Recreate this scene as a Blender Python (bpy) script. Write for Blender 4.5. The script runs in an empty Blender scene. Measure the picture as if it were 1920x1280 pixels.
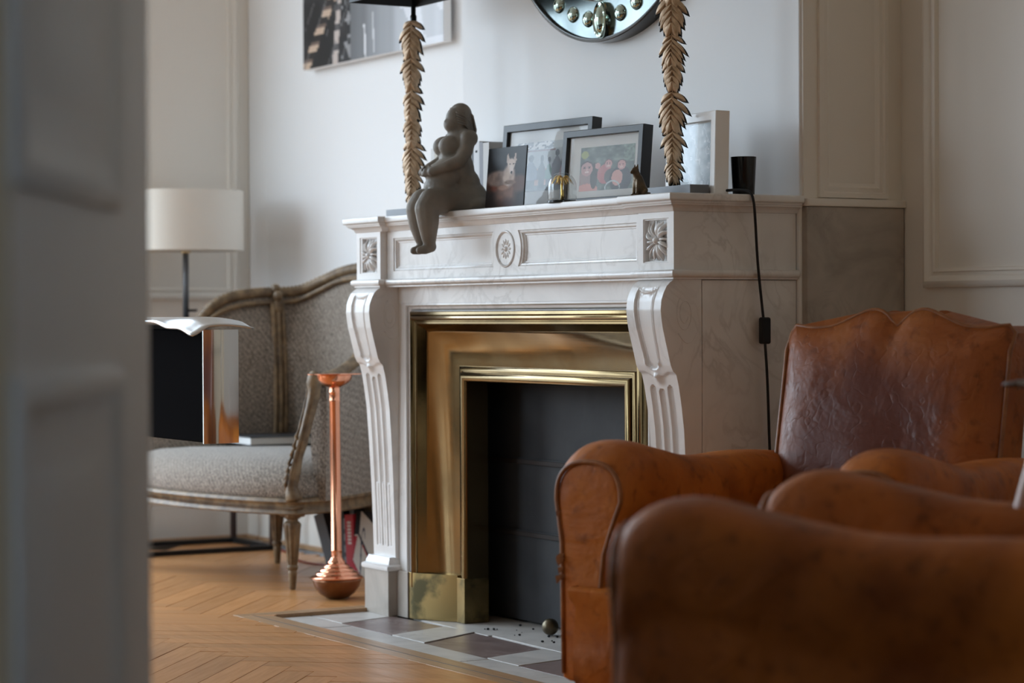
import bpy, bmesh, math, random
import numpy as np
from mathutils import Vector, Matrix
from mathutils.geometry import tessellate_polygon
random.seed(4)
S = bpy.context.scene
PI = math.pi
# ------------------------------------------------------------------ camera
cd = bpy.data.cameras.new('camera'); cam = bpy.data.objects.new('camera', cd); S.collection.objects.link(cam)
FW = Vector((-0.86051133, 0.50931951, -0.01067153)); RT = Vector((0.50938659, 0.86052453, -0.00477871)); UP = Vector((-0.00674922, 0.00954807, 0.99993164))
cam.matrix_world = Matrix(((RT.x, UP.x, -FW.x, 5.9092), (RT.y, UP.y, -FW.y, -3.0029), (RT.z, UP.z, -FW.z, 0.8119), (0, 0, 0, 1)))
cd.sensor_width = 36.0; cd.lens = 4510.8 / 1920 * 36; cd.clip_start = .05; cd.clip_end = 100
cd.dof.use_dof = True; cd.dof.focus_distance = 5.6; cd.dof.aperture_fstop = 3.4
S.camera = cam
# ------------------------------------------------------------------ sky and exposure
wd = bpy.data.worlds.new('sky'); S.world = wd; wd.use_nodes = True
wn = wd.node_tree.nodes; wl = wd.node_tree.links
bg = wn['Background']; bg.inputs['Strength'].default_value = 8.5
tc = wn.new('ShaderNodeTexCoord'); sx = wn.new('ShaderNodeSeparateXYZ'); rp = wn.new('ShaderNodeValToRGB')
wl.new(tc.outputs['Generated'], sx.inputs[0]); wl.new(sx.outputs['Z'], rp.inputs[0]); wl.new(rp.outputs[0], bg.inputs[0])
e = rp.color_ramp.elements
e[0].position = .0; e[0].color = (.22, .24, .25, 1); e[1].position = .12; e[1].color = (.70, .85, 1.0, 1)
S.view_settings.view_transform = 'Standard'; S.view_settings.look = 'None'; S.view_settings.gamma = 1
S.view_settings.use_curve_mapping = False; S.view_settings.exposure = 0.06
S.cycles.use_denoising = True; S.cycles.max_bounces = 9; S.cycles.diffuse_bounces = 7; S.cycles.glossy_bounces = 5
S.cycles.transmission_bounces = 8; S.cycles.transparent_max_bounces = 8; S.cycles.sample_clamp_indirect = 6
S.cycles.caustics_reflective = False; S.cycles.caustics_refractive = False

# ------------------------------------------------------------------ helpers
def link(o, parent=None):
    S.collection.objects.link(o)
    if parent is not None: o.parent = parent
    return o
def tag(o, label, cat=None, group=None):
    o['label'] = label
    if cat: o['category'] = cat
    if group: o['group'] = group
    return o
def thing(name, label, cat, loc=(0, 0, 0), rz=0.0, group=None):
    o = bpy.data.objects.new(name, None); o.empty_display_size = .05
    o.location = loc; o.rotation_euler = (0, 0, rz); link(o)
    return tag(o, label, cat, group)
class MB:
    def __init__(s): s.v = []; s.f = []; s.c = None
    def add(s, vs, fs):
        n = len(s.v); s.v += [tuple(v) for v in vs]; s.f += [tuple(i + n for i in f) for f in fs]; return s
    def box(s, x0, x1, y0, y1, z0, z1, M=None):
        vs = [Vector(p) for p in ((x0, y0, z0), (x1, y0, z0), (x1, y1, z0), (x0, y1, z0), (x0, y0, z1), (x1, y0, z1), (x1, y1, z1), (x0, y1, z1))]
        if M is not None: vs = [M @ v for v in vs]
        return s.add(vs, [(0, 3, 2, 1), (4, 5, 6, 7), (0, 1, 5, 4), (1, 2, 6, 5), (2, 3, 7, 6), (3, 0, 4, 7)])
    def loft(s, rings, closed=True, cap0=True, cap1=True):
        n = len(rings[0]); vs = [p for r in rings for p in r]; fs = []
        for i in range(len(rings) - 1):
            for j in range(n if closed else n - 1):
                k = (j + 1) % n; fs.append((i * n + j, i * n + k, (i + 1) * n + k, (i + 1) * n + j))
        if cap0: fs.append(tuple(reversed(range(n))))
        if cap1: fs.append(tuple((len(rings) - 1) * n + j for j in range(n)))
        return s.add(vs, fs)
    def prism(s, poly, z0, z1):
        return s.loft([[(x, y, z0) for x, y in poly], [(x, y, z1) for x, y in poly]])
    def lathe(s, prof, seg=32, c=(0, 0, 0), axis='z', a0=0.0, a1=2 * PI):
        rings = []
        for r, h in prof:
            ring = []
            for i in range(seg):
                a = a0 + (a1 - a0) * i / seg; x, y = r * math.cos(a), r * math.sin(a)
                p = (x, y, h) if axis == 'z' else ((x, -h, y) if axis == '-y' else (h, x, y))
                ring.append((p[0] + c[0], p[1] + c[1], p[2] + c[2]))
            rings.append(ring)
        return s.loft(rings)
    def tube(s, pts, rad, seg=8, flat=1.0, closed=False):
        P = [Vector(p) for p in pts]; n = len(P); rings = []
        up = Vector((0, 0, 1)); last = None
        for i, p in enumerate(P):
            t = (P[(i + 1) % n] - P[i - 1]) if closed else (P[min(i + 1, n - 1)] - P[max(i - 1, 0)])
            t.normalize()
            if last is None:
                a = up.cross(t)
                if a.length < .1: a = Vector((1, 0, 0)).cross(t)
            else: a = last - t * last.dot(t)
            a.normalize(); last = a; b = t.cross(a)
            r = rad(i / (n - 1)) if callable(rad) else rad
            rings.append([p + a * (r * math.cos(2 * PI * k / seg)) + b * (r * flat * math.sin(2 * PI * k / seg)) for k in range(seg)])
        if closed: rings.append(rings[0])
        return s.loft(rings, True, not closed, not closed)
    def ball(s, c, r, seg=16, rings=10, M=None):
        rr = r if hasattr(r, '__len__') else (r, r, r); R = []
        for i in range(rings + 1):
            t = PI * i / rings; q = max(math.sin(t), 1e-4)
            R.append([Vector((rr[0] * q * math.cos(2 * PI * k / seg), rr[1] * q * math.sin(2 * PI * k / seg), rr[2] * math.cos(t))) for k in range(seg)])
        if M is not None: R = [[M @ p for p in r_] for r_ in R]
        R = [[p + Vector(c) for p in r_] for r_ in R]
        return s.loft(R)
    def grid(s, nu, nv, fn, flip=False):
        vs = [fn(i / (nu - 1), j / (nv - 1)) for j in range(nv) for i in range(nu)]; fs = []
        for j in range(nv - 1):
            for i in range(nu - 1):
                a = j * nu + i; q = (a, a + 1, a + nu + 1, a + nu); fs.append(tuple(reversed(q)) if flip else q)
        return s.add(vs, fs)
    def plate(s, outer, holes, fn):
        """flat face with holes; fn maps 2D -> 3D"""
        loops = [[Vector((x, y, 0)) for x, y in l] for l in [outer] + holes]
        flat = [p for l in loops for p in l]
        tris = tessellate_polygon(loops)
        return s.add([fn(p.x, p.y) for p in flat], tris)
    def build(s, name, m, parent=None, smooth=None, bevel=0, sub=0, kind=None, fixn=True, bseg=2):
        me = bpy.data.meshes.new(name); me.from_pydata(s.v, [], s.f)
        if fixn:
            b = bmesh.new(); b.from_mesh(me); bmesh.ops.remove_doubles(b, verts=b.verts, dist=1e-6); bmesh.ops.recalc_face_normals(b, faces=b.faces); b.to_mesh(me); b.free()
        me.materials.append(m); o = bpy.data.objects.new(name, me); link(o, parent)
        if smooth is not None:
            if smooth >= 180:
                for p in me.polygons: p.use_smooth = True
            else: shade(me, smooth)
        if bevel:
            bv = o.modifiers.new('bevel', 'BEVEL'); bv.width = bevel; bv.segments = bseg; bv.limit_method = 'ANGLE'; bv.angle_limit = .6
            for p in me.polygons: p.use_smooth = True
            shade(me, 35)
            o.modifiers.new('wn', 'WEIGHTED_NORMAL').keep_sharp = False
        if sub:
            sm = o.modifiers.new('sub', 'SUBSURF'); sm.levels = sm.render_levels = sub
            for p in me.polygons: p.use_smooth = True
        if kind: o['kind'] = kind
        return o
def shade(me, deg):
    for p in me.polygons: p.use_smooth = True
    b = bmesh.new(); b.from_mesh(me)
    for ed in b.edges:
        if len(ed.link_faces) == 2: ed.smooth = ed.calc_face_angle(0) < math.radians(deg)
    b.to_mesh(me); b.free()
def copy_tree(root, loc=None, rz=None, label=None):
    r = root.copy(); S.collection.objects.link(r)
    if loc is not None: r.location = loc
    if rz is not None: r.rotation_euler = (0, 0, rz)
    if label: r['label'] = label
    for ch in list(root.children):
        c = ch.copy(); S.collection.objects.link(c); c.parent = r
        for g in list(ch.children):
            d = g.copy(); S.collection.objects.link(d); d.parent = c
    return r
def struct(o): o['kind'] = 'structure'; return o
def lerp(tab, t):
    if t <= tab[0][0]: return tab[0][1]
    for (a, x), (b, y) in zip(tab, tab[1:]):
        if t <= b: return x + (y - x) * (t - a) / (b - a)
    return tab[-1][1]
def spline(P, n):
    P = [Vector(p) for p in P]; out = []
    Q = [P[0] * 2 - P[1]] + P + [P[-1] * 2 - P[-2]]
    m = len(P) - 1
    for k in range(n):
        t = k / (n - 1) * m; i = min(int(t), m - 1); f = t - i
        a, b, c, d = Q[i], Q[i + 1], Q[i + 2], Q[i + 3]
        out.append(.5 * ((2 * b) + (c - a) * f + (2 * a - 5 * b + 4 * c - d) * f * f + (3 * b - a - 3 * c + d) * f ** 3))
    return out
def sstep(a, b, x):
    t = min(max((x - a) / (b - a), 0), 1); return t * t * (3 - 2 * t)

# ------------------------------------------------------------------ materials
MATS = {}
def lin(r, g, b):
    f = lambda c: ((c / 255 + .055) / 1.055) ** 2.4 if c > 10 else c / 255 / 12.92
    return (f(r), f(g), f(b), 1)
def mat(name, col, rough=.5, metal=0.0, col2=None, scale=8.0, lo=.35, hi=.7, bump=0.0, bscale=60.0, detail=6.0, stretch=None, coat=0.0, sheen=0.0, spec=.5, distort=0.0, r2=None, trans=0.0, ior=1.45, vcol=False):
    if name in MATS: return MATS[name]
    m = bpy.data.materials.new(name); m.use_nodes = True; MATS[name] = m
    N = m.node_tree.nodes; L = m.node_tree.links; B = N['Principled BSDF']
    B.inputs['Roughness'].default_value = rough; B.inputs['Metallic'].default_value = metal; B.inputs['Base Color'].default_value = col
    B.inputs['Coat Weight'].default_value = coat; B.inputs['Sheen Weight'].default_value = sheen; B.inputs['Specular IOR Level'].default_value = spec
    B.inputs['Transmission Weight'].default_value = trans; B.inputs['IOR'].default_value = ior
    B.inputs['Coat Roughness'].default_value = .15
    co = N.new('ShaderNodeTexCoord'); mp = N.new('ShaderNodeMapping'); L.new(co.outputs['Object'], mp.inputs[0])
    if stretch: mp.inputs['Scale'].default_value = stretch
    if vcol:
        a = N.new('ShaderNodeVertexColor'); a.layer_name = 'print'; L.new(a.outputs[0], B.inputs['Base Color'])
    elif col2 is not None:
        nz = N.new('ShaderNodeTexNoise'); nz.inputs['Scale'].default_value = scale; nz.inputs['Detail'].default_value = detail; nz.inputs['Distortion'].default_value = distort
        L.new(mp.outputs[0], nz.inputs[0])
        r = N.new('ShaderNodeValToRGB'); L.new(nz.outputs[0], r.inputs[0])
        r.color_ramp.elements[0].position = lo; r.color_ramp.elements[1].position = hi
        r.color_ramp.elements[0].color = col; r.color_ramp.elements[1].color = col2
        L.new(r.outputs[0], B.inputs['Base Color'])
        if r2 is not None:
            q = N.new('ShaderNodeMapRange'); L.new(nz.outputs[0], q.inputs[0]); q.inputs[1].default_value = lo; q.inputs[2].default_value = hi
            q.inputs[3].default_value = rough; q.inputs[4].default_value = r2; L.new(q.outputs[0], B.inputs['Roughness'])
    if bump:
        n2 = N.new('ShaderNodeTexNoise'); n2.inputs['Scale'].default_value = bscale; n2.inputs['Detail'].default_value = 5; L.new(mp.outputs[0], n2.inputs[0])
        bp = N.new('ShaderNodeBump'); bp.inputs['Strength'].default_value = bump; bp.inputs['Distance'].default_value = .004
        L.new(n2.outputs[0], bp.inputs['Height']); L.new(bp.outputs[0], B.inputs['Normal'])
    return m
def marble(name, a, b, c, rough=.28, vs=3.0):
    m = mat(name, a, rough); N = m.node_tree.nodes; L = m.node_tree.links; B = N['Principled BSDF']
    co = N.new('ShaderNodeTexCoord')
    n1 = N.new('ShaderNodeTexNoise'); n1.inputs['Scale'].default_value = vs; n1.inputs['Detail'].default_value = 8; n1.inputs['Distortion'].default_value = 1.6; L.new(co.outputs['Object'], n1.inputs[0])
    r1 = N.new('ShaderNodeValToRGB'); L.new(n1.outputs[0], r1.inputs[0]); E = r1.color_ramp.elements
    E[0].position = .38; E[0].color = a; E[1].position = .66; E[1].color = b
    n2 = N.new('ShaderNodeTexNoise'); n2.inputs['Scale'].default_value = vs * 1.5; n2.inputs['Detail'].default_value = 10; n2.inputs['Distortion'].default_value = 2.5; L.new(co.outputs['Object'], n2.inputs[0])
    r2 = N.new('ShaderNodeValToRGB'); L.new(n2.outputs[0], r2.inputs[0]); E = r2.color_ramp.elements
    E[0].position = .45; E[0].color = (0, 0, 0, 1); E[1].position = .5; E[1].color = (1, 1, 1, 1); q = E.new(.55); q.color = (0, 0, 0, 1)
    n3 = N.new('ShaderNodeTexNoise'); n3.inputs['Scale'].default_value = vs * .9; L.new(co.outputs['Object'], n3.inputs[0])
    r3 = N.new('ShaderNodeValToRGB'); L.new(n3.outputs[0], r3.inputs[0]); r3.color_ramp.elements[0].position = .5; r3.color_ramp.elements[1].position = .7
    mu = N.new('ShaderNodeMath'); mu.operation = 'MULTIPLY'; L.new(r2.outputs[0], mu.inputs[0]); L.new(r3.outputs[0], mu.inputs[1])
    mu2 = N.new('ShaderNodeMath'); mu2.operation = 'MULTIPLY'; L.new(mu.outputs[0], mu2.inputs[0]); mu2.inputs[1].default_value = .6
    mx = N.new('ShaderNodeMix'); mx.data_type = 'RGBA'; L.new(mu2.outputs[0], mx.inputs[0]); L.new(r1.outputs[0], mx.inputs[6]); mx.inputs[7].default_value = c
    L.new(mx.outputs[2], B.inputs['Base Color'])
    return m
def leather(name, a, b, c, rough, cracks=0.0, worn=False):
    m = mat(name, a, rough, spec=.34); N = m.node_tree.nodes; L = m.node_tree.links; B = N['Principled BSDF']
    co = N.new('ShaderNodeTexCoord')
    n1 = N.new('ShaderNodeTexNoise'); n1.inputs['Scale'].default_value = 4.5; n1.inputs['Detail'].default_value = 7; n1.inputs['Distortion'].default_value = .6; L.new(co.outputs['Object'], n1.inputs[0])
    r1 = N.new('ShaderNodeValToRGB'); L.new(n1.outputs[0], r1.inputs[0]); E = r1.color_ramp.elements
    E[0].position = .3; E[0].color = b; E[1].position = .52; E[1].color = a; q = E.new(.72); q.color = c
    n2 = N.new('ShaderNodeTexNoise'); n2.inputs['Scale'].default_value = 38; n2.inputs['Detail'].default_value = 6; L.new(co.outputs['Object'], n2.inputs[0])
    r2 = N.new('ShaderNodeValToRGB'); L.new(n2.outputs[0], r2.inputs[0]); r2.color_ramp.elements[0].position = .27; r2.color_ramp.elements[0].color = (.45, .4, .38, 1); r2.color_ramp.elements[1].position = .45
    mx = N.new('ShaderNodeMix'); mx.data_type = 'RGBA'; mx.blend_type = 'MULTIPLY'; mx.inputs[0].default_value = .7; L.new(r1.outputs[0], mx.inputs[6]); L.new(r2.outputs[0], mx.inputs[7])
    L.new(mx.outputs[2], B.inputs['Base Color'])
    if worn:      # the middle of the back rest is rubbed to a dull purple brown
        mp = N.new('ShaderNodeMapping'); mp.inputs['Location'].default_value = (.05, 0, -.54); L.new(co.outputs['Object'], mp.inputs[0]); mp.inputs['Scale'].default_value = (1, 0, 1.0)
        vl = N.new('ShaderNodeVectorMath'); vl.operation = 'LENGTH'; L.new(mp.outputs[0], vl.inputs[0])
        ns = N.new('ShaderNodeMath'); ns.operation = 'MULTIPLY_ADD'; L.new(n1.outputs[0], ns.inputs[0]); ns.inputs[1].default_value = .22; L.new(vl.outputs[1], ns.inputs[2])
        rr = N.new('ShaderNodeValToRGB'); L.new(ns.outputs[0], rr.inputs[0]); rr.color_ramp.elements[0].position = .22; rr.color_ramp.elements[0].color = (1, 1, 1, 1); rr.color_ramp.elements[1].position = .36; rr.color_ramp.elements[1].color = (0, 0, 0, 1)
        m3 = N.new('ShaderNodeMix'); m3.data_type = 'RGBA'; L.new(rr.outputs[0], m3.inputs[0]); L.new(mx.outputs[2], m3.inputs[6]); m3.inputs[7].default_value = (.135, .044, .030, 1); L.new(m3.outputs[2], B.inputs['Base Color'])
    q = N.new('ShaderNodeMapRange'); L.new(n1.outputs[0], q.inputs[0]); q.inputs[1].default_value = .3; q.inputs[2].default_value = .7; q.inputs[3].default_value = rough - .1; q.inputs[4].default_value = rough + .14; L.new(q.outputs[0], B.inputs['Roughness'])
    bp = N.new('ShaderNodeBump'); bp.inputs['Strength'].default_value = .35; bp.inputs['Distance'].default_value = .003
    n3 = N.new('ShaderNodeTexNoise'); n3.inputs['Scale'].default_value = 90; n3.inputs['Detail'].default_value = 4; L.new(co.outputs['Object'], n3.inputs[0])
    L.new(n3.outputs[0], bp.inputs['Height'])
    n4 = N.new('ShaderNodeTexNoise'); n4.inputs['Scale'].default_value = 6; n4.inputs['Detail'].default_value = 3; n4.inputs['Distortion'].default_value = 1.2; L.new(co.outputs['Object'], n4.inputs[0])
    b2 = N.new('ShaderNodeBump'); b2.inputs['Strength'].default_value = .5; b2.inputs['Distance'].default_value = .02
    L.new(n4.outputs[0], b2.inputs['Height']); L.new(bp.outputs[0], b2.inputs['Normal'])
    if cracks:
        nd = N.new('ShaderNodeTexNoise'); nd.inputs['Scale'].default_value = 7; L.new(co.outputs['Object'], nd.inputs[0])
        ad = N.new('ShaderNodeMix'); ad.data_type = 'RGBA'; ad.inputs[0].default_value = .25; L.new(co.outputs['Object'], ad.inputs[6]); L.new(nd.outputs[1], ad.inputs[7])
        vo = N.new('ShaderNodeTexVoronoi'); vo.feature = 'DISTANCE_TO_EDGE'; vo.inputs['Scale'].default_value = 20; L.new(ad.outputs[2], vo.inputs[0])
        rv = N.new('ShaderNodeValToRGB'); L.new(vo.outputs[0], rv.inputs[0]); rv.color_ramp.elements[0].position = .0; rv.color_ramp.elements[1].position = .035
        b3 = N.new('ShaderNodeBump'); b3.inputs['Strength'].default_value = cracks; b3.inputs['Distance'].default_value = .004
        L.new(rv.outputs[0], b3.inputs['Height']); L.new(b2.outputs[0], b3.inputs['Normal']); L.new(b3.outputs[0], B.inputs['Normal'])
    else: L.new(b2.outputs[0], B.inputs['Normal'])
    return m
WALL = mat('wall_paint', (.83, .83, .835, 1), .6, bump=.03, bscale=120)
PANEL = mat('panel_paint', (.80, .755, .69, 1), .5, bump=.03, bscale=80)
DOORW = mat('door_paint', (.77, .80, .83, 1), .5)
CEIL = mat('ceiling_paint', (.88, .87, .85, 1), .7)
MARB = marble('white_marble', (.77, .752, .735, 1), (.68, .658, .64, 1), (.47, .44, .42, 1), .24, 3.2)
MARB2 = marble('grey_marble', (.46, .41, .36, 1), (.34, .30, .26, 1), (.20, .175, .155, 1), .4, 5)
BRASS = mat('brass', (.25, .18, .088, 1), .12, 1.0, (.15, .108, .052, 1), 6, .4, .75, bump=.04, bscale=30, r2=.26)
BRASSB = mat('brass_tarnished', (.34, .24, .10, 1), .3, 1.0, (.10, .085, .045, 1), 14, .45, .62, r2=.5)
IRON = mat('fire_iron', (.042, .042, .044, 1), .62, .0, (.025, .025, .027, 1), 7, .35, .7, bump=.1, bscale=40, spec=.3)
SOOT = mat('soot', (.012, .011, .011, 1), .9)
COPPER = mat('copper', (.80, .36, .22, 1), .16, 1.0)
COPPERD = mat('copper_dark', (.30, .14, .08, 1), .3, 1.0, (.16, .09, .05, 1), 12)
CLAY = mat('clay', lin(142, 135, 126), .55, 0, lin(118, 112, 104), 10, .35, .65, bump=.5, bscale=45)
BLACK = mat('black_paint', (.014, .014, .015, 1), .5, spec=.3)
BLACKG = mat('black_gloss', (.012, .012, .013, 1), .14)
GREYM = mat('grey_metal', (.16, .165, .175, 1), .45, .3)
CHROME = mat('chrome', (.78, .80, .82, 1), .07, 1.0)
GOLD = mat('gold_leaf', (.74, .56, .39, 1), .45, .25, (.46, .32, .20, 1), 45, .4, .68, r2=.6)
LEAFB = mat('leaf_back', (.012, .010, .008, 1), .6)
WHITEP = mat('white_frame', (.90, .89, .88, 1), .35)
MATBOARD = mat('mat_board', (.72, .72, .71, 1), .8)
GLASS = mat('clear_glass', (1, 1, 1, 1), .0, trans=1.0, ior=1.45)
DARKWOOD = mat('dark_wood', (.022, .012, .008, 1), .35, 0, (.04, .02, .012, 1), 20)
CHAIRW = mat('carved_wood', (.245, .165, .088, 1), .5, 0, (.12, .078, .042, 1), 30, .35, .62, bump=.25, bscale=70)
FRAMEB = mat('black_frame_wood', (.026, .026, .027, 1), .32)
PAPER = mat('book_paper', (.72, .71, .69, 1), .8)
def fabric():
    m = mat('woven_fabric', (.25, .215, .18, 1), .9, sheen=.3); N = m.node_tree.nodes; L = m.node_tree.links; B = N['Principled BSDF']
    co = N.new('ShaderNodeTexCoord'); mp = N.new('ShaderNodeMapping'); mp.inputs['Scale'].default_value = (1, 1, .55); L.new(co.outputs['Object'], mp.inputs[0])
    n = N.new('ShaderNodeTexNoise'); n.inputs['Scale'].default_value = 260; n.inputs['Detail'].default_value = 2; L.new(mp.outputs[0], n.inputs[0])
    r = N.new('ShaderNodeValToRGB'); L.new(n.outputs[0], r.inputs[0]); E = r.color_ramp.elements
    E[0].position = .36; E[0].color = (.12, .092, .072, 1); E[1].position = .64; E[1].color = (.40, .335, .27, 1)
    w = N.new('ShaderNodeTexWave'); w.wave_type = 'BANDS'; w.bands_direction = 'DIAGONAL'; w.inputs['Scale'].default_value = 30; w.inputs['Distortion'].default_value = 1; L.new(co.outputs['Object'], w.inputs[0])
    mx = N.new('ShaderNodeMix'); mx.data_type = 'RGBA'; mx.blend_type = 'MULTIPLY'; mx.inputs[0].default_value = .25; L.new(r.outputs[0], mx.inputs[6]); L.new(w.outputs[0], mx.inputs[7])
    L.new(mx.outputs[2], B.inputs['Base Color'])
    bp = N.new('ShaderNodeBump'); bp.inputs['Strength'].default_value = .6; bp.inputs['Distance'].default_value = .002; L.new(n.outputs[0], bp.inputs['Height']); L.new(bp.outputs[0], B.inputs['Normal'])
    return m
FABRIC = fabric()
SHADE = mat('lamp_shade_cloth', (.78, .735, .66, 1), .8, spec=.2)
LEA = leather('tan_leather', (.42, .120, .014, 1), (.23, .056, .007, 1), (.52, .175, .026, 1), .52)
LEAB = leather('worn_back_leather', (.30, .085, .018, 1), (.22, .055, .012, 1), (.36, .12, .028, 1), .40, .16, True)
LEAR = leather('tan_leather_near', (.35, .098, .012, 1), (.18, .044, .006, 1), (.46, .15, .022, 1), .52)  # same tan leather darkened; the near chair's shade is put into the colour
PIPE = mat('leather_piping', (.20, .066, .018, 1), .4, 0, (.32, .12, .036, 1), 30)
def wood(name, a, b):
    m = mat(name, a, .3, 0, b, 5, .3, .7, stretch=(1.2, 14, 14), detail=8, distort=.5, r2=.4)
    N = m.node_tree.nodes; L = m.node_tree.links; B = N['Principled BSDF']
    oi = N.new('ShaderNodeObjectInfo'); h = N.new('ShaderNodeHueSaturation'); q = N.new('ShaderNodeMapRange'); L.new(oi.outputs['Random'], q.inputs[0]); q.inputs[3].default_value = .88; q.inputs[4].default_value = 1.10
    src = B.inputs['Base Color'].links[0].from_socket; L.new(src, h.inputs['Color']); L.new(q.outputs[0], h.inputs['Value']); L.new(h.outputs[0], B.inputs['Base Color'])
    return m
OAK = wood('oak_plank', (.58, .275, .100, 1), (.50, .225, .078, 1))
OAKL = wood('pale_oak', (.44, .27, .15, 1), (.37, .22, .115, 1))
INLAY = mat('dark_inlay', (.12, .085, .065, 1), .4)
TILEW = marble('tile_white', (.60, .565, .53, 1), (.50, .47, .44, 1), (.33, .30, .28, 1), .4, 6)
TILEP = marble('tile_purple', (.155, .105, .095, 1), (.225, .165, .15, 1), (.48, .42, .40, 1), .38, 7)
GROUT = mat('hearth_bed', (.10, .085, .075, 1), .9)
PRINT = mat('printed_sheet', (1, 1, 1, 1), .35, vcol=True)
PRINTG = mat('glossy_print', (1, 1, 1, 1), .35, vcol=True, spec=.25)
def print_panel(name, w, h, nx, nz, paint, parent, m=None, y=0.0, x0=0.0, z0=0.0):
    """flat printed picture: every cell of the sheet carries its own ink colour; paint(u, v) -> sRGB 0..255, v up"""
    mb = MB(); mb.grid(nx + 1, nz + 1, lambda u, v: (x0 + u * w, y, z0 + v * h))
    me = bpy.data.meshes.new(name); me.from_pydata(mb.v, [], mb.f)
    at = me.color_attributes.new('print', 'BYTE_COLOR', 'CORNER'); k = 0
    n = len(at.data); arr = np.empty((n, 4), np.float32)
    for j in range(nz):
        for i in range(nx):
            c = paint((i + .5) / nx, (j + .5) / nz); arr[k:k + 4] = lin(*c); k += 4
    at.data.foreach_set('color', arr.ravel())
    me.materials.append(m or PRINT); o = bpy.data.objects.new(name, me); link(o, parent)
    return o
def rect_rings(x0, x1, z0, z1, prof, fn, u_shape=False):
    """sweep prof [(inset, depth)] round a rectangle; fn(x, z, d) -> point"""
    rings = []
    for s, d in prof:
        if u_shape: rings.append([fn(x0 + s, z0, d), fn(x0 + s, z1 - s, d), fn(x1 - s, z1 - s, d), fn(x1 - s, z0, d)])
        else: rings.append([fn(x0 + s, z0 + s, d), fn(x1 - s, z0 + s, d), fn(x1 - s, z1 - s, d), fn(x0 + s, z1 - s, d)])
    return rings
# ================================================================== ROOM
FZ = .01; CH = 3.15
XL, XR, YB, YF = -2.1, 7.6, .63, -5.2
def slab(name, m, *b, parent=None):
    return struct(MB().box(*b).build(name, m, parent))
def moulding(parent, fn, x0, x1, z0, z1, prof=None, m=PANEL, name='panel_moulding'):
    prof = prof or [(0, 0), (0, .011), (.006, .017), (.014, .019), (.022, .015), (.027, .008), (.033, .008), (.036, .012), (.041, .010), (.044, 0)]
    o = MB().loft(rect_rings(x0, x1, z0, z1, prof, fn), True, False, False).build(name, m, parent, smooth=40)
    o['kind'] = 'structure'; return o
floor = slab('floor', OAK, XL - .1, XR, YF, YB + .1, -.12, -.02)
ceil = slab('ceiling', CEIL, XL - .1, XR, YF, YB + .1, CH, CH + .1)
# left wall with two tall window openings towards the room's front
wl_ = MB(); WIN = [(-2.85, -.30), (-4.95, -3.85)]; WZ0, WZ1 = .25, 2.95
wl_.box(XL - .13, XL, -.30, YB + .1, -.1, CH); wl_.box(XL - .13, XL, -3.85, -2.85, -.1, CH); wl_.box(XL - .13, XL, YF, -4.95, -.1, CH)
for a, b in WIN:
    wl_.box(XL - .13, XL, a, b, -.1, WZ0); wl_.box(XL - .13, XL, a, b, WZ1, CH)
wall_left = struct(wl_.build('wall_left', PANEL))
for k, (a, b) in enumerate(WIN):
    f = MB()
    f.box(XL - .125, XL - .085, a, a + .06, WZ0, WZ1); f.box(XL - .125, XL - .085, b - .06, b, WZ0, WZ1)
    f.box(XL - .125, XL - .085, a, b, WZ0, WZ0 + .08); f.box(XL - .125, XL - .085, a, b, WZ1 - .06, WZ1)
    mid = (a + b) / 2; f.box(XL - .125, XL - .085, mid - .045, mid + .045, WZ0, WZ1)
    wf = struct(f.build('window_%d' % (k + 1), PANEL))
    for z in (1.05, 2.1):
        for p0, p1 in ((a + .06, mid - .045), (mid + .045, b - .06)):
            MB().box(XL - .115, XL - .09, p0, p1, z - .015, z + .015).build('glazing_bar', PANEL, wf)
    la = bpy.data.lights.new('window_portal', 'AREA'); la.shape = 'RECTANGLE'; la.size = b - a; la.size_y = WZ1 - WZ0
    lo = bpy.data.objects.new('window_portal', la); lo.location = (XL - .14, mid, (WZ0 + WZ1) / 2); lo.rotation_euler = (0, -PI / 2, 0)
    la.cycles.is_portal = True; S.collection.objects.link(lo)
lfn = lambda x, z, d: (XL + d, x, z)
moulding(wall_left, lfn, -.20, .588, .872, 2.75)
moulding(wall_left, lfn, -.20, .588, .20, .70)
wall_back = slab('wall_back', WALL, XL, .005, YB, YB + .1, -.1, CH)
wall_chim = struct(MB().box(-.007, 1.547, .339, YB + .1, -.1, CH).build('wall_chimney_breast', WALL, bevel=.004))
wall_back2 = slab('wall_back_right', PANEL, 1.54, XR, YB, YB + .1, -.1, CH)
fr_ = MB(); FWN = (-1.95, -.35)
fr_.box(XL - .1, FWN[0], YF - .13, YF, -.1, CH); fr_.box(FWN[1], XR, YF - .13, YF, -.1, CH); fr_.box(FWN[0], FWN[1], YF - .13, YF, -.1, WZ0); fr_.box(FWN[0], FWN[1], YF - .13, YF, WZ1, CH)
wall_front = struct(fr_.build('wall_front', PANEL))
f = MB()
for x in (FWN[0] + .03, sum(FWN) / 2, FWN[1] - .03): f.box(x - .04, x + .04, YF - .12, YF - .08, WZ0, WZ1)
for z in (WZ0 + .04, 1.05, 2.1, WZ1 - .04): f.box(FWN[0], FWN[1], YF - .12, YF - .08, z - .025, z + .025)
struct(f.build('window_3', PANEL))  # unseen front window, added to brighten the left wall and back corner
la = bpy.data.lights.new('window_portal', 'AREA'); la.shape = 'RECTANGLE'; la.size = FWN[1] - FWN[0]; la.size_y = WZ1 - WZ0
lo = bpy.data.objects.new('window_portal', la); lo.location = (sum(FWN) / 2, YF - .14, (WZ0 + WZ1) / 2); lo.rotation_euler = (PI / 2, 0, 0)
la.cycles.is_portal = True; S.collection.objects.link(lo)
wr_ = MB(); HW = (-3.05, -2.5); HZ = (1.3, 2.3)  # opening added in the unseen hall wall to give frontal fill light
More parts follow.
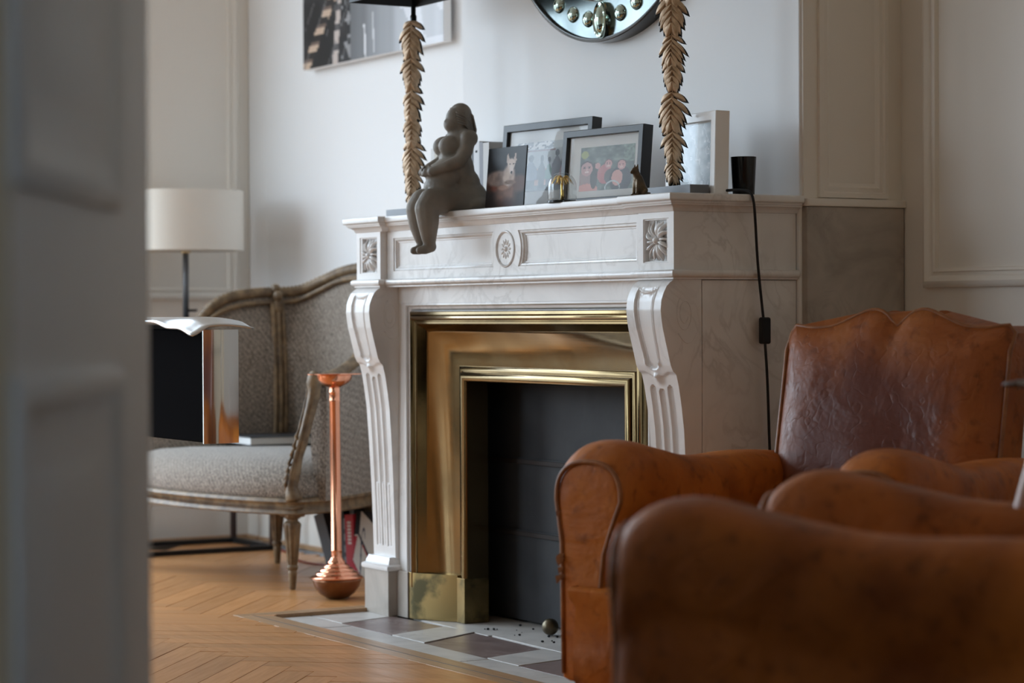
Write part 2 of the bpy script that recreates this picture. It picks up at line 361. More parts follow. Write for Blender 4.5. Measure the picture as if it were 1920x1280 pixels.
wr_.box(XR, XR + .2, YF, HW[0], -.1, CH); wr_.box(XR, XR + .2, HW[1], YB + .1, -.1, CH); wr_.box(XR, XR + .2, HW[0], HW[1], -.1, HZ[0]); wr_.box(XR, XR + .2, HW[0], HW[1], HZ[1], CH)
struct(wr_.build('wall_right', mat('cream_paint', (.72, .60, .44, 1), .6)))  # cream picked for the unseen hall walls to warm the bounced light
la = bpy.data.lights.new('window_portal', 'AREA'); la.shape = 'RECTANGLE'; la.size = HW[1] - HW[0]; la.size_y = HZ[1] - HZ[0]
lo = bpy.data.objects.new('window_portal', la); lo.location = (XR + .2, sum(HW) / 2, sum(HZ) / 2); lo.rotation_euler = (0, PI / 2, 0)
la.cycles.is_portal = True; S.collection.objects.link(lo)
# partition with the doorway that the picture is taken through
pt = MB(); PX = 4.08
pt.box(PX, PX + .12, YF, -2.42, -.1, CH); pt.box(PX, PX + .12, -1.12, YB + .1, -.1, CH); pt.box(PX, PX + .12, -2.42, -1.12, 2.3, CH)
struct(pt.build('wall_partition', MATS['cream_paint']))
bfn = lambda x, z, d: (x, YB - d, z)
moulding(wall_back2, bfn, 1.641, 3.3, .872, 2.75)
moulding(wall_back2, bfn, 1.641, 3.3, .20, .625)
moulding(wall_back, bfn, -1.96, -.10, .86, 2.75, prof=[(0, 0), (0, .003), (.012, .003), (.018, 0)], m=WALL)
# chimney breast return: painted pilaster panel over a marble slab
sfn = lambda y, z, d: (1.547 + d, y, z)
slab('trim_1', PANEL, 1.54, 1.553, .345, YB, 1.075, CH)
tr = bpy.data.objects['trim_1']
moulding(tr, lambda y, z, d: (1.553 + d, y, z), .386, .585, 1.078, 2.7, prof=[(0, 0), (0, .008), (.010, .009), (.014, .004), (.024, .006), (.030, .002), (.036, -.001), (.045, -.001)])
struct(MB().box(1.545, 1.572, .343, YB, 1.057, 1.075).build('trim_2', PANEL, bevel=.003))
struct(MB().box(1.54, 1.566, .345, YB - .002, FZ, 1.057).build('trim_3', MARB2, bevel=.003))
# skirting
def skirting(name, fn, a, b):
    mb = MB(); prof = [(0, 0), (.018, 0), (.018, .095), (.013, .105), (.010, .122), (0, .126)]
    mb.loft([[fn(t, d, z) for d, z in prof] for t in (a, b)]); o = struct(mb.build(name, PANEL, smooth=30))
    MB().loft([[fn(t, d, z) for d, z in ((.018, 0), (.030, 0), (.028, .012), (.018, .016))] for t in (a, b)]).build('floor_bead', OAKL, o)
skirting('baseboard_left', lambda t, d, z: (XL + d, t, FZ + z), -.29, YB)
skirting('baseboard_back', lambda t, d, z: (t, YB - d, FZ + z), XL, -.007)
skirting('baseboard_breast', lambda t, d, z: (-.007 - d, t, FZ + z), .339, YB)
skirting('baseboard_right', lambda t, d, z: (t, YB - d, FZ + z), 1.567, 4.0)
# herringbone oak: every board its own piece
HX0, HX1, HY0, HY1 = -.047, 1.60, -.352, .34          # opening for hearth and its border
A = math.radians(140); u_ = Vector((math.cos(A), math.sin(A))); v_ = Vector((-u_.y, u_.x))
PW, PL = .0705, .4935
def board_mesh():
    mb = MB(); g = .0008; mb.box(g, PL - g, g, PW - g, -.02, 0)
    o = mb.build('parquet_board', OAK, floor); bv = o.modifiers.new('bevel', 'BEVEL'); bv.width = .0008; bv.segments = 1
    return o
b0 = board_mesh(); nb = 0; boards = []; first_done = False
Mh = lambda o, ang, z: Matrix.Translation((o.x, o.y, FZ + z)) @ Matrix.Rotation(ang, 4, 'Z')
def clipped(c): return HX0 + .30 < c.x and HY0 + .30 < c.y
O = Vector((.982, -.975))
def px_of(c):
    d = Vector((c.x, c.y, FZ)) - cam.matrix_world.translation; return 960 + 4510.8 * d.dot(RT) / d.dot(FW)
def in_view(c):
    d = Vector((c.x, c.y, FZ)) - cam.matrix_world.translation; z = d.dot(FW); x = 960 + 4510.8 * d.dot(RT) / z; y = 640 - 4510.8 * d.dot(UP) / z
    return z > .5 and -900 < x < 2300 and y < 1900
for n in range(-40, 60):
    for m in range(-12, 14):
        # classic 7:1 herringbone lattice
        p = O + u_ * (n * PW + m * 2 * PL * .5) + v_ * (n * PW - m * 2 * PL * .5)
        for kind in (0, 1):
            if kind == 0: a = p; ang = A; c = a + u_ * PL / 2 + v_ * PW / 2
            else: a = p + v_ * PW + u_ * (PL * 0 + PW); ang = A + PI / 2; c = a + v_ * PL / 2 - u_ * PW / 2
            if c.x < XL + .1 or c.y > YB - .12 or c.x > 2.6 or c.y < -2.2 or clipped(c) or not in_view(c): continue
            boards.append((a, ang, c))
def clip(poly, ax, lim, keep_less):
    out = []
    for a, b in zip(poly, poly[1:] + poly[:1]):
        ia, ib = (a[ax] < lim) == keep_less, (b[ax] < lim) == keep_less
        if ia: out.append(a)
        if ia != ib:
            t = (lim - a[ax]) / (b[ax] - a[ax]); out.append((a[0] + (b[0] - a[0]) * t, a[1] + (b[1] - a[1]) * t))
    return out
boards.sort(key=lambda t: (0 if 270 < px_of(t[2]) < 1330 else 1, -t[2].x))
fill = MB(); CX_, CY_ = HX0 + .01, HY0 + .01
for i, (a, ang, c) in enumerate(boards):
    z = random.uniform(-.0006, .0004); M = Mh(a, ang, z)
    cor = [(M @ Vector((x, y, 0))).to_2d() for x, y in ((.0008, .0008), (PL - .0008, .0008), (PL - .0008, PW - .0008), (.0008, PW - .0008))]
    cross = any(p.x > CX_ and p.y > CY_ for p in cor)
    if cross:
        P4 = [tuple(p) for p in cor]; pcs = [clip(P4, 1, CY_, True), clip(clip(P4, 1, CY_, False), 0, CX_, True)]; mb = MB()
        for q in pcs:
            if len(q) > 2: mb.prism(q, FZ - .02 + z, FZ + z)
        if mb.v and nb < 290: mb.build('parquet_board', OAK, floor); nb += 1
        elif mb.v: fill.v, fill.f = fill.v, fill.f
        continue
    if nb < 290:
        o = b0 if not first_done else b0.copy()
        if first_done: S.collection.objects.link(o)
        first_done = True
        o.matrix_local = M; nb += 1
    else: fill.box(.0008, PL - .0008, .0008, PW - .0008, -.02, 0, M)
if fill.v: fill.build('far_parquet', OAK, floor, kind='stuff')
# dark joints under the boards and plain floor elsewhere
MB().box(XL, XR, YF, HY0 + .04, -.02, -.0095).build('board_bed', DARKWOOD, floor)
MB().box(XL, HX0 + .05, HY0 + .04, YB, -.02, -.0095).build('board_bed', DARKWOOD, floor)
MB().box(1.6, XR, HY0 + .04, YB, -.02, FZ - .002).build('board_bed', OAK, floor)
# border boards round the hearth, mitred at the corner
def strip(name, m, pts, z0, z1): return MB().prism(pts, z0, z1).build(name, m, floor, bevel=.0008, bseg=1)
xo, yo = -.047, -.356
for k, (w0, w1, m, nm) in enumerate(((0, .038, OAKL, 'border_board'), (.038, .045, INLAY, 'inlay_strip'), (.045, .085, OAKL, 'border_board'))):
    nxt = 2.4
    strip(nm, m, [(xo + w0, yo + w0), (xo + w1, yo + w1), (nxt, yo + w1), (nxt, yo + w0)], -.02, FZ + .0005)
    strip(nm, m, [(xo + w0 * .7, yo + w0), (xo + w0 * .7, .34), (xo + w1 * .7, .34), (xo + w1 * .7, yo + w1)], -.02, FZ + .0005)
# ================================================================== HEARTH
hearth = thing('hearth', 'marble hearth of white strips and purple-brown tiles set into the parquet', 'hearth', (0, 0, 0))
MB().box(.0, 1.56, -.275, .34, -.03, -.006).build('hearth_bed', GROUT, hearth)
def tile(poly, m, dz=0.0, name='tile'):
    cx = sum(p[0] for p in poly) / len(poly); cy = sum(p[1] for p in poly) / len(poly)
    q = [(x + (.0012 if x < cx else -.0012), y + (.0012 if y < cy else -.0012)) for x, y in poly]
    return MB().prism(q, -.02, dz).build(name, m, hearth, bevel=.0012, bseg=1)
ys = [-.272, -.152, .052]
xs = [.135, .475, .545 + .065, .955, 1.05, 1.40, 1.56]
prev = .013
tile([(.013, -.152), (.20, -.152), (.135, .052), (.013, .052)], TILEW, .0005)
tile([(.20, -.152), (.478, -.150), (.405, .048), (.135, .035)], TILEP, -.0008)
tile([(.478, -.150), (.653, -.150), (.545, .058), (.405, .048)], TILEW, .0008)
tile([(.653, -.150), (.966, -.152), (.908, .045), (.545, .060)], TILEP, -.0022)
tile([(.966, -.152), (1.115, -.152), (1.07, .045), (.908, .045)], TILEW, .0004)
tile([(1.115, -.152), (1.43, -.152), (1.37, .045), (1.07, .045)], TILEP, -.001)
tile([(1.43, -.152), (1.555, -.152), (1.555, .045), (1.37, .045)], TILEW, 0)
for a, b in zip((.013, .262, .60, .985, 1.30), (.262, .60, .985, 1.30, 1.555)): tile([(a, -.272), (b, -.272), (b, -.154), (a, -.154)], TILEW, random.uniform(-.0006, .0008))
for a, b in zip((.20, .62, 1.0, 1.25), (.62, 1.0, 1.25, 1.40)): tile([(a, .062), (b, .052), (b, .335), (a, .335)], TILEW if a != 1.0 else TILEP, random.uniform(-.0015, 0))
# soot crumbs on the hearth
cr = MB()
for k in range(22):
    x, y = random.uniform(.48, .85), random.uniform(.10, .22); r = random.uniform(.0015, .005)
    cr.ball((x, y, r * .5), (r, r * .8, r * .6), 6, 4)
cr.build('soot_crumbs', SOOT, hearth, kind='stuff')
# ================================================================== MANTELPIECE
MW, BW = 1.536, .14
man = thing('fireplace_mantelpiece', 'white marble fireplace mantelpiece with fluted scroll consoles and carved rosettes', 'fireplace', (0, 0, 0))
def plan(o, rec=.02, yb=.3385):
    s = .014 + o
    return [(-o, yb), (-o, -o), (BW + s, -o), (BW + s, rec - o), (MW - BW - s, rec - o), (MW - BW - s, -o), (MW + o, -o), (MW + o, yb)]
def planloft(name, rings, m=MARB, bevel=.0015):
    return MB().loft([[(x, y, z) for x, y in plan(o)] for o, z in rings]).build(name, m, man, bevel=bevel)
planloft('shelf', [(.028, 1.0635), (.030, 1.066), (.030, 1.077), (.028, 1.08)])
planloft('cornice', [(.002, 1.0405), (.004, 1.0425), (.0055, 1.0475), (.011, 1.0525), (.018, 1.0545), (.018, 1.0575), (.021, 1.058), (.022, 1.0635)], bevel=.0006)
def torus_plan(o, rec=.02, yb=.338):
    return [(-o, yb), (-o, -o), (BW + o, -o), (BW + o, rec - o), (MW - BW - o, rec - o), (MW - BW - o, -o), (MW + o, -o), (MW + o, yb)]
MB().loft([[(x, y, z) for x, y in torus_plan(o)] for o, z in [(.001, .8905), (.005, .891), (.005, .8945), (.009, .8955), (.0125, .899), (.0135, .9035), (.0125, .908), (.009, .9115), (.001, .9125)]]).build('torus_moulding', MARB, man, smooth=50)
# frieze slab with sunk panels
def arc(cx, cz, r, a0, a1, n=14): return [(cx + r * math.cos(math.radians(a0 + (a1 - a0) * k / (n - 1))), cz + r * math.sin(math.radians(a0 + (a1 - a0) * k / (n - 1)))) for k in range(n)]
RC = (.772, .9775)
def inset(poly, d):
    out = []; n = len(poly)
    for i in range(n):
        a, b, c = Vector(poly[i - 1]), Vector(poly[i]), Vector(poly[(i + 1) % n])
        e1 = (b - a).normalized(); e2 = (c - b).normalized(); n1 = Vector((-e1.y, e1.x)); n2 = Vector((-e2.y, e2.x))
        m = n1 + n2; m = m / max(m.length_squared, .2) * 2
        out.append(tuple(b + m * d))
    return out
th = math.degrees(math.asin(.0445 / .0745))
lp = [(.178, .933), *arc(RC[0], RC[1], .0745, 180 + th, 180 - th), (.178, 1.022)]
rpn = [(MW - .178, 1.022), *arc(RC[0], RC[1], .0745, th, -th), (MW - .178, .933)]
def ccw(p): return p if sum(a[0] * b[1] - b[0] * a[1] for a, b in zip(p, p[1:] + p[:1])) > 0 else p[::-1]
lp, rpn = ccw(lp), ccw(rpn)
fz = MB(); ring = arc(RC[0], RC[1], .0465, 0, 360 - 360 / 40, 40)
fz.plate([(BW - .002, .911), (MW - BW + .002, .911), (MW - BW + .002, 1.042), (BW - .002, 1.042)], [lp, rpn, ring], lambda x, z: (x, .02, z))
for p in (lp, rpn):
    st = [(0, .02), (.001, .0235), (.0035, .0225), (.0065, .0235), (.0075, .0265), (.0095, .0285), (.0125, .0285), (.0135, .031)]
    R = [[(x, y, z) for x, z in inset(p, s)] for s, y in st]
    fz.loft(R, True, False, False); q = inset(p, .0135); fz.plate(q, [], lambda x, z: (x, .031, z))
fz.build('frieze', MARB, man, smooth=28)
rd = MB(); rd.lathe([(.0466, -.021), (.0455, -.0175), (.043, -.0165), (.0405, -.0185), (.038, -.0235), (.034, -.025), (.030, -.0245), (.028, -.027), (.0265, -.0275), (.001, -.0275)], 40, (RC[0], 0, RC[1]), '-y')
rd.build('roundel', MARB, man, smooth=35)
for k in range(12):
    a = 2 * PI * k / 12; M = Matrix.Rotation(-a, 4, 'Y')
    MB().ball((RC[0] + .0175 * math.cos(a), .0245, RC[1] + .0175 * math.sin(a)), (.0098, .0065, .0043), 10, 6, M).build('roundel_petal', MARB, man, smooth=180)
MB().ball((RC[0], .0235, RC[1]), (.0078, .008, .0078), 14, 8).build('roundel_bud', MARB, man, smooth=180)
# pilaster blocks with sunk rosettes
def block(x0, nm):
    mb = MB(); h = ccw([(x0 + .019, .9285), (x0 + .121, .9285), (x0 + .121, 1.0265), (x0 + .019, 1.0265)])
    mb.plate([(x0, .911), (x0 + BW, .911), (x0 + BW, 1.042), (x0, 1.042)], [h], lambda x, z: (x, 0, z))
    st = [(0, 0), (.0015, .003), (.003, .003), (.004, .013)]
    mb.loft([[(x, y, z) for x, z in inset(h, s)] for s, y in st], True, False, False); mb.plate(inset(h, .004), [], lambda x, z: (x, .013, z))
    for xa in (x0, x0 + BW): mb.add([(xa, 0, .911), (xa, .03, .911), (xa, .03, 1.042), (xa, 0, 1.042)], [(0, 1, 2, 3)])
    b = mb.build('pilaster_block', MARB, man, smooth=28)
    cx, cz = x0 + .07, .9775
    # acanthus rosette: 16 curling leaves that reach the corners, bud in the middle
    for k in range(16):
        a = 2 * PI * k / 16 + .05; Lx = min(.046 / max(abs(math.cos(a)), .01), .044 / max(abs(math.sin(a)), .01), .056)
        P = []
        for t in (0, .2, .42, .65, .85, 1):
            rr = .006 + (Lx - .006) * t; sw = .12 * math.sin(t * PI * 1.3) * (1 if k % 2 else .6)
            P.append((cx + rr * math.cos(a + sw), .0095 - .0085 * math.sin(PI * min(t * 1.15, 1)) - (0.0015 if k % 2 else 0), cz + rr * math.sin(a + sw)))
        MB().tube(spline(P, 9), lambda t: .0012 + .0062 * math.sin(PI * min(.12 + t * .86, 1)) * (1 if k % 2 else .8), 8, .5).build('rosette_leaf', MARB, b, smooth=180)
    MB().ball((cx, .001, cz), (.0085, .009, .0085), 12, 8).build('rosette_bud', MARB, b, smooth=180)
    return b
block(0, 'l'); block(MW - BW, 'r')
# scroll consoles (height field on a bowed front)
PROF = [(.14, .042), (.161, .0405), (.25, .038), (.36, .034), (.46, .029), (.56, .0225), (.61, .016), (.655, .0085), (.68, .002), (.70, -.008), (.741, -.0185), (.782, -.029), (.80, -.032), (.823, -.0345), (.845, -.0325), (.862, -.026), (.876, -.018), (.885, -.008), (.892, .004)]
def cprof(z): return lerp(PROF, z)
def cons_d(u, z):
    """carving depth (+ = into the marble); u across 0..1"""
    w = .137; d = 0.0; x = (u - .5) * w
    # cartouche
    if z > .672:
        hw = lerp([(.69, .018), (.71, .026), (.75, .029), (.80, .033), (.86, .036)], z)
        top = .871 - .010 * (1 - min(abs(x) / .038, 1) ** 2)
        bot = .712 - .020 * math.sqrt(max(0, 1 - (x / .027) ** 2)) if abs(x) < .027 else .712
        dist = min(hw - abs(x), (top - z), (z - bot) * 1.0)
        d += .0042 * sstep(0, .0035, dist) - .0016 * sstep(-.006, -.003, dist) * (1 - sstep(-.002, 0, dist)) + .0012 * sstep(.006, .0075, dist) * (1 - sstep(.0085, .0098, dist))
        # swagged upper line
        t2 = .876 - .010 * (1 - min(abs(x) / .04, 1) ** 2)
        if abs(x) < .042: d += .0016 * (1 - sstep(0, .002, abs(z - t2)))
    # shield edge step and shell drop
    ed = .684 - .010 * (1 if abs(x) < .045 else 0) * math.cos(min(abs(x) / .045, 1) * PI / 2)
    d += .0045 * (1 - sstep(ed - .002, ed + .002, z))
    d -= .010 * math.exp(-((x / .013) ** 2 + ((z - .672) / .011) ** 2))
    for sx_ in (-1, 1): d -= .0035 * math.exp(-(((x - sx_ * .027) / .006) ** 2 + ((z - .705) / .006) ** 2))
    # flutes, filled with reeds in their lower half
    if z < .66:
        for c, zt in ((-.034, .655), (0, .647), (.034, .655)):
            hw = .0118; dx = abs(x - c)
            if dx < hw:
                e_ = math.sqrt(max(0, 1 - (dx / hw) ** 2)); ztop = zt - hw + hw * e_
                if z < ztop and z > .185:
                    if z > .352 + .006 * e_: d += .0072 * e_
                    else: d += .0062 * (1 - e_) ** .6 if dx > hw * .45 else .0006
    return d
def console(x0):
    root = None
    nu, nv = 84, 250; Z0, Z1 = .155, .8905
    def fn(u, v):
        z = Z0 + (Z1 - Z0) * v; tw = .0045 * (1 - sstep(.2, .7, z))
        return (x0 + .0015 + tw + u * (.137 - 2 * tw), cprof(z) + cons_d(u, z), z)
    mb = MB(); mb.grid(nu, nv, fn)
    for u in (0, 1):
        col = [fn(u, j / (nv - 1)) for j in range(nv)]; vs = col + [(p[0], .075, p[2]) for p in col]
        mb.add(vs, [(j, j + 1, nv + j + 1, nv + j) for j in range(nv - 1)])
    o = mb.build('console', MARB, man, smooth=38)
    for xf, sg in ((x0 + .1385, 1), (x0 + .0015, -1)):      # incised volute on each flank
        P = []
        for k in range(44):
            a = PI * .6 + k / 43 * PI * 3.3; r = .024 - .014 * k / 43
            P.append((xf, .030 + r * math.cos(a) * .95, .815 + 1.75 * r * math.sin(a)))
        MB().tube(P, .0012, 6).build('volute', MARB, o, smooth=180)
        MB().tube([(xf, .012 + .05 * t, .772 - .022 * math.sin(PI * t)) for t in [k / 12 for k in range(13)]], .0012, 6).build('volute', MARB, o, smooth=180)
    return o
console(0); console(MW - BW)
for x0 in (0, MW - BW):                                     # plinths and their cap mouldings
    MB().box(x0, x0 + BW, .019, .075, 0, .1215).build('plinth', MARB2, man, bevel=.002)
    MB().loft([[(x, y, z) for x, y in ((x0 - o + .004, .08), (x0 - o + .004, .0235 - o), (x0 + BW - .004 + o, .0235 - o), (x0 + BW - .004 + o, .08))] for o, z in [(.004, .1215), (.009, .1225), (.0115, .128), (.0105, .134), (.006, .1375), (.002, .1385), (.001, .145), (-.003, .153), (-.004, .158)]]).build('plinth_cap', MARB, man, smooth=40)
# sides
for xa, xb in ((MW - .03, MW - .001), (.001, .03)):
    MB().box(xa, xb, .0765, .337, 0, .8895).build('side_panel', MARB, man, bevel=.0015)
    MB().box(xa, xb, .002, .337, .9105, 1.042).build('frieze_side', MARB, man, bevel=.001)
# lintel and jambs with inner moulding
MB().box(BW - .004, MW - BW + .004, .055, .10, .846, .8925).build('lintel', MARB, man, bevel=.001)
for xa, xb in ((BW - .004, .179), (MW - .179, MW - BW + .004)):
    MB().box(xa, xb, .056, .10, .124, .847).build('jamb', MARB, man, bevel=.001)
    MB().box(xa, xb + (.021 if xa < .5 else 0), .046, .10, 0, .124).build('jamb_plinth', MARB2, man, bevel=.0015) if xa < .5 else MB().box(xa - .021, xb, .046, .10, 0, .124).build('jamb_plinth', MARB2, man, bevel=.0015)
pr_ = [(0, .10), (0, .056), (.002, .0535), (.006, .053), (.009, .056), (.010, .060), (.014, .062), (.018, .067), (.0205, .072), (.0225, .072), (.0225, .10)]
MB().loft(rect_rings(.1775, MW - .1775, .124, .8475, pr_, lambda x, z, d: (x, d, z), True), False, False, False).build('opening_moulding', MARB, man, smooth=40)
# ================================================================== BRASS SURROUND + IRON SHUTTER
br = thing('fireplace_surround', 'polished brass splayed frame lining the fireplace opening', 'fireplace frame', (0, 0, 0))
ux = lambda x, z, d: (x, d, z)
def brass(name, prof, m=BRASS, sm=35): return MB().loft(rect_rings(.200, MW - .200, .085, .825, prof, ux, True), False, False, False).build(name, m, br, smooth=sm)
brass('outer_moulding', [(.0, .11), (.0, .060), (.002, .056), (.009, .055), (.0105, .058), (.0115, .0535), (.014, .0495), (.018, .048), (.022, .0505), (.0245, .055), (.026, .0575), (.028, .056), (.033, .056), (.034, .060)])
cv = [(.034 + .111 * t, .060 + .070 * (t + .30 * math.sin(PI * t) * (1 - .35 * t))) for t in [k / 14 for k in range(15)]]
brass('splay', cv, BRASS, 60)
brass('inner_moulding', [(.145, .13), (.146, .127), (.149, .1255), (.1575, .1255), (.159, .129), (.1605, .129)] + [(.1735 - .013 * math.cos(a), .129 - .0125 * math.sin(a)) for a in [PI * k / 14 for k in range(15)]] + [(.1865, .136), (.1865, .19)], BRASS, 50)
for sg in (1, -1):
    X = (lambda x: x) if sg > 0 else (lambda x: MW - x)
    MB().prism([(X(.199), .11), (X(.199), .050), (X(.233), .050), (X(.347), .118), (X(.347), .15)], 0, .124).build('splay_plinth', BRASSB, br, bevel=.001)
    MB().prism([(X(.3475), .15), (X(.3475), .1155), (X(.388), .1155), (X(.388), .19)], 0, .118).build('inner_plinth', BRASSB, br, bevel=.001)
sh = thing('fire_shutter', 'dark grey iron shutter of three sliding plates closing the fireplace', 'fire screen', (0, 0, 0))
zz = [0.002, .234, .424, .66]
for i in range(3):
    m = MB(); y = .262 + .006 * i
    m.box(.225, MW - .225, y, y + .004, zz[i] + .004, zz[i + 1] + .012)
    m.build('shutter_plate', IRON, sh, bevel=.001)
    MB().box(.225, MW - .225, y - .007, y, zz[i + 1] - .004, zz[i + 1] + .008).build('plate_lip', mat('rusted_lip', (.022, .014, .011, 1), .7), sh, bevel=.001)
sb = MB()
for xa, xb in ((.20, .224), (MW - .224, MW - .20)): sb.box(xa, xb, .19, .337, 0, .70)
sb.box(.2, MW - .2, .19, .337, .66, .70); sb.box(.226, MW - .226, .30, .337, 0, .66)
sb.build('firebox', SOOT, sh)
# ================================================================== GLASS used for panes and dome
def pane_glass(name, tint=(1, 1, 1, 1), ior=1.5, rough=0.0):
    m = bpy.data.materials.new(name); m.use_nodes = True; N = m.node_tree.nodes; L = m.node_tree.links
    N.remove(N['Principled BSDF']); t = N.new('ShaderNodeBsdfTransparent'); t.inputs[0].default_value = tint
    g = N.new('ShaderNodeBsdfGlossy'); g.inputs['Roughness'].default_value = rough
    f = N.new('ShaderNodeFresnel'); f.inputs[0].default_value = ior; x = N.new('ShaderNodeMixShader')
    ge = N.new('ShaderNodeNewGeometry'); sb_ = N.new('ShaderNodeMath'); sb_.operation = 'SUBTRACT'; sb_.inputs[0].default_value = 1; L.new(ge.outputs['Backfacing'], sb_.inputs[1])
    mu = N.new('ShaderNodeMath'); mu.operation = 'MULTIPLY'; L.new(f.outputs[0], mu.inputs[0]); L.new(sb_.outputs[0], mu.inputs[1])
    L.new(mu.outputs[0], x.inputs[0]); L.new(t.outputs[0], x.inputs[1]); L.new(g.outputs[0], x.inputs[2]); L.new(x.outputs[0], N['Material Output'].inputs[0])
    return m
PANE = pane_glass('picture_glass', ior=1.32)
DOMEG = pane_glass('dome_glass', (.95, .96, .96, 1), 2.1)
# ================================================================== THINGS ON THE MANTELPIECE
SH = 1.0802
def blob(x, y, cx, cy, rx, ry): return ((x - cx) / rx) ** 2 + ((y - cy) / ry) ** 2 < 1
def photo_frame(name, label, loc, rz, w, h, dep, face, lean, fm, board, photo, paint, group=None, glass=True, res=(84, 62)):
    """local frame: x along the front, y into the wall, z up; photo = (x0, x1, z0, z1)"""
    t = thing(name, label, 'picture frame', loc, rz, group); t.rotation_euler = (-math.radians(lean), 0, rz)
    t.location.z += dep * math.sin(math.radians(lean)) * 0
    fn = lambda x, z, d: (x, d, z)
    MB().loft(rect_rings(0, w, 0, h, [(0, dep), (0, .0015), (.0015, 0), (face - .001, 0), (face, .001), (face, .012)], fn), True, False, False).build('frame', fm, t, smooth=30)
    MB().box(.002, w - .002, dep - .005, dep - .001, .002, h - .002).build('backing', BLACK, t)
    MB().box(face - .001, w - face + .001, .0115, .0135, face - .001, h - face + .001).build('mat_board', board, t)
    x0, x1, z0, z1 = photo
    print_panel('photograph', x1 - x0, z1 - z0, res[0], res[1], paint, t, PRINT, .0112, x0, z0)
    if glass: MB().box(face - .001, w - face + .001, .0075, .009, face - .001, h - face + .001).build('glass_pane', PANE, t)
    return t
random.seed(11)
GR = np.random.RandomState(3).rand(64, 64)
def nz(u, v, s=8):
    x, y = u * s, v * s; i, j = int(x) % 64, int(y) % 64; fx, fy = x - int(x), y - int(y); fx, fy = fx * fx * (3 - 2 * fx), fy * fy * (3 - 2 * fy)
    g = lambda a, b: GR[a % 64, b % 64]
    return (g(i, j) * (1 - fx) + g(i + 1, j) * fx) * (1 - fy) + (g(i, j + 1) * (1 - fx) + g(i + 1, j + 1) * fx) * fy
def mixc(a, b, t): return tuple(x + (y - x) * t for x, y in zip(a, b))
def paint_group(u, v):        # people seen from behind on a pale square
    c = (150, 152, 150) if v > .45 else (176, 128, 104)
    if v > .86: c = mixc((190, 185, 180), (60, 45, 45), 1 if nz(u, v, 26) > .5 else 0) if u < .75 else (170, 172, 170)
    if v > .80 and v < .84 and u < .8: c = (110, 70, 66)
    if v < .12: c = (70, 74, 72)
    for cx, top, w, col, leg in ((.30, .66, .135, (92, 98, 110), (34, 40, 40)), (.53, .64, .085, (52, 50, 52), (34, 36, 36)), (.68, .60, .075, (44, 92, 66), (40, 42, 42)), (.84, .74, .10, (78, 70, 74), (40, 40, 44)), (.95, .55, .06, (130, 84, 88), (40, 42, 46))):
        if abs(u - cx) < w * (1 if v < top - .22 else max(.35, (top - v) / .22)) and v < top - .06 and v > .22: c = col
        if abs(u - cx) < w * .7 and v <= .22 and v > .05: c = leg
        if blob(u, v, cx, top + .01, w * .42, .075): c = (44, 40, 40)
    return c
def paint_selfie(u, v):       # smiling people in front of dark trees
    n = nz(u, v, 9) * .6 + nz(u, v, 22) * .4
    c = mixc((84, 92, 88), (150, 162, 150), max(0, n - .35) * 1.4)
    if blob(u, v, .08, .83, .07, .09): c = (150, 156, 96)
    if u > .8 and v > .62: c = mixc(c, (150, 170, 150), nz(u, v, 30) * .8)
    def face(cx, cy, r, sk, hair):
        nonlocal c
        if blob(u, v, cx, cy + r * .42, r * .98, r * 1.08): c = hair
        if blob(u, v, cx, cy, r * .86, r * 1.25): c = sk
        for e_ in (-.36, .36):
            if blob(u, v, cx + r * e_, cy + r * .22, r * .17, r * .12): c = (74, 58, 58)
            if blob(u, v, cx + r * e_, cy + r * .48, r * .24, r * .07): c = mixc(sk, (80, 60, 58), .7)
        if blob(u, v, cx, cy - r * .52, r * .36, r * .12): c = (226, 205, 200)
        if blob(u, v, cx + r * .02, cy - r * .12, r * .1, r * .22): c = mixc(sk, (255, 225, 215), .4)
    if blob(u, v, .13, .12, .17, .40): c = (150, 128, 124)
    if blob(u, v, .15, .03, .20, .14): c = (196, 140, 130)
    if blob(u, v, .27, .34, .07, .30): c = (66, 62, 60)
    if blob(u, v, .33, .56, .05, .07): c = (190, 144, 140)
    if blob(u, v, .47, .36, .14, .22): c = (180, 118, 118)
    if blob(u, v, .60, .30, .14, .18): c = (96, 94, 92)
    if blob(u, v, .76, .22, .20, .30): c = (70, 68, 72)
    face(.13, .50, .125, (186, 148, 146), (74, 66, 66)); face(.53, .58, .075, (196, 150, 148), (118, 84, 84)); face(.77, .54, .085, (194, 148, 144), (92, 78, 78))
    if blob(u, v, .70, .26, .10, .18): c = (200, 148, 138)
    if blob(u, v, .62, .05, .14, .16) and not blob(u, v, .62, .03, .125, .145): c = (190, 196, 196)
    return c
def paint_white(u, v):        # pale grey abstract garden study
    n = nz(u, v, 7) * .5 + nz(u, v, 17) * .5
    c = mixc((150, 164, 172), (206, 214, 220), n)
    if abs(math.sin(u * 9 + v * 4 + n * 4)) < .12: c = mixc(c, (235, 238, 242), .6)
    return c
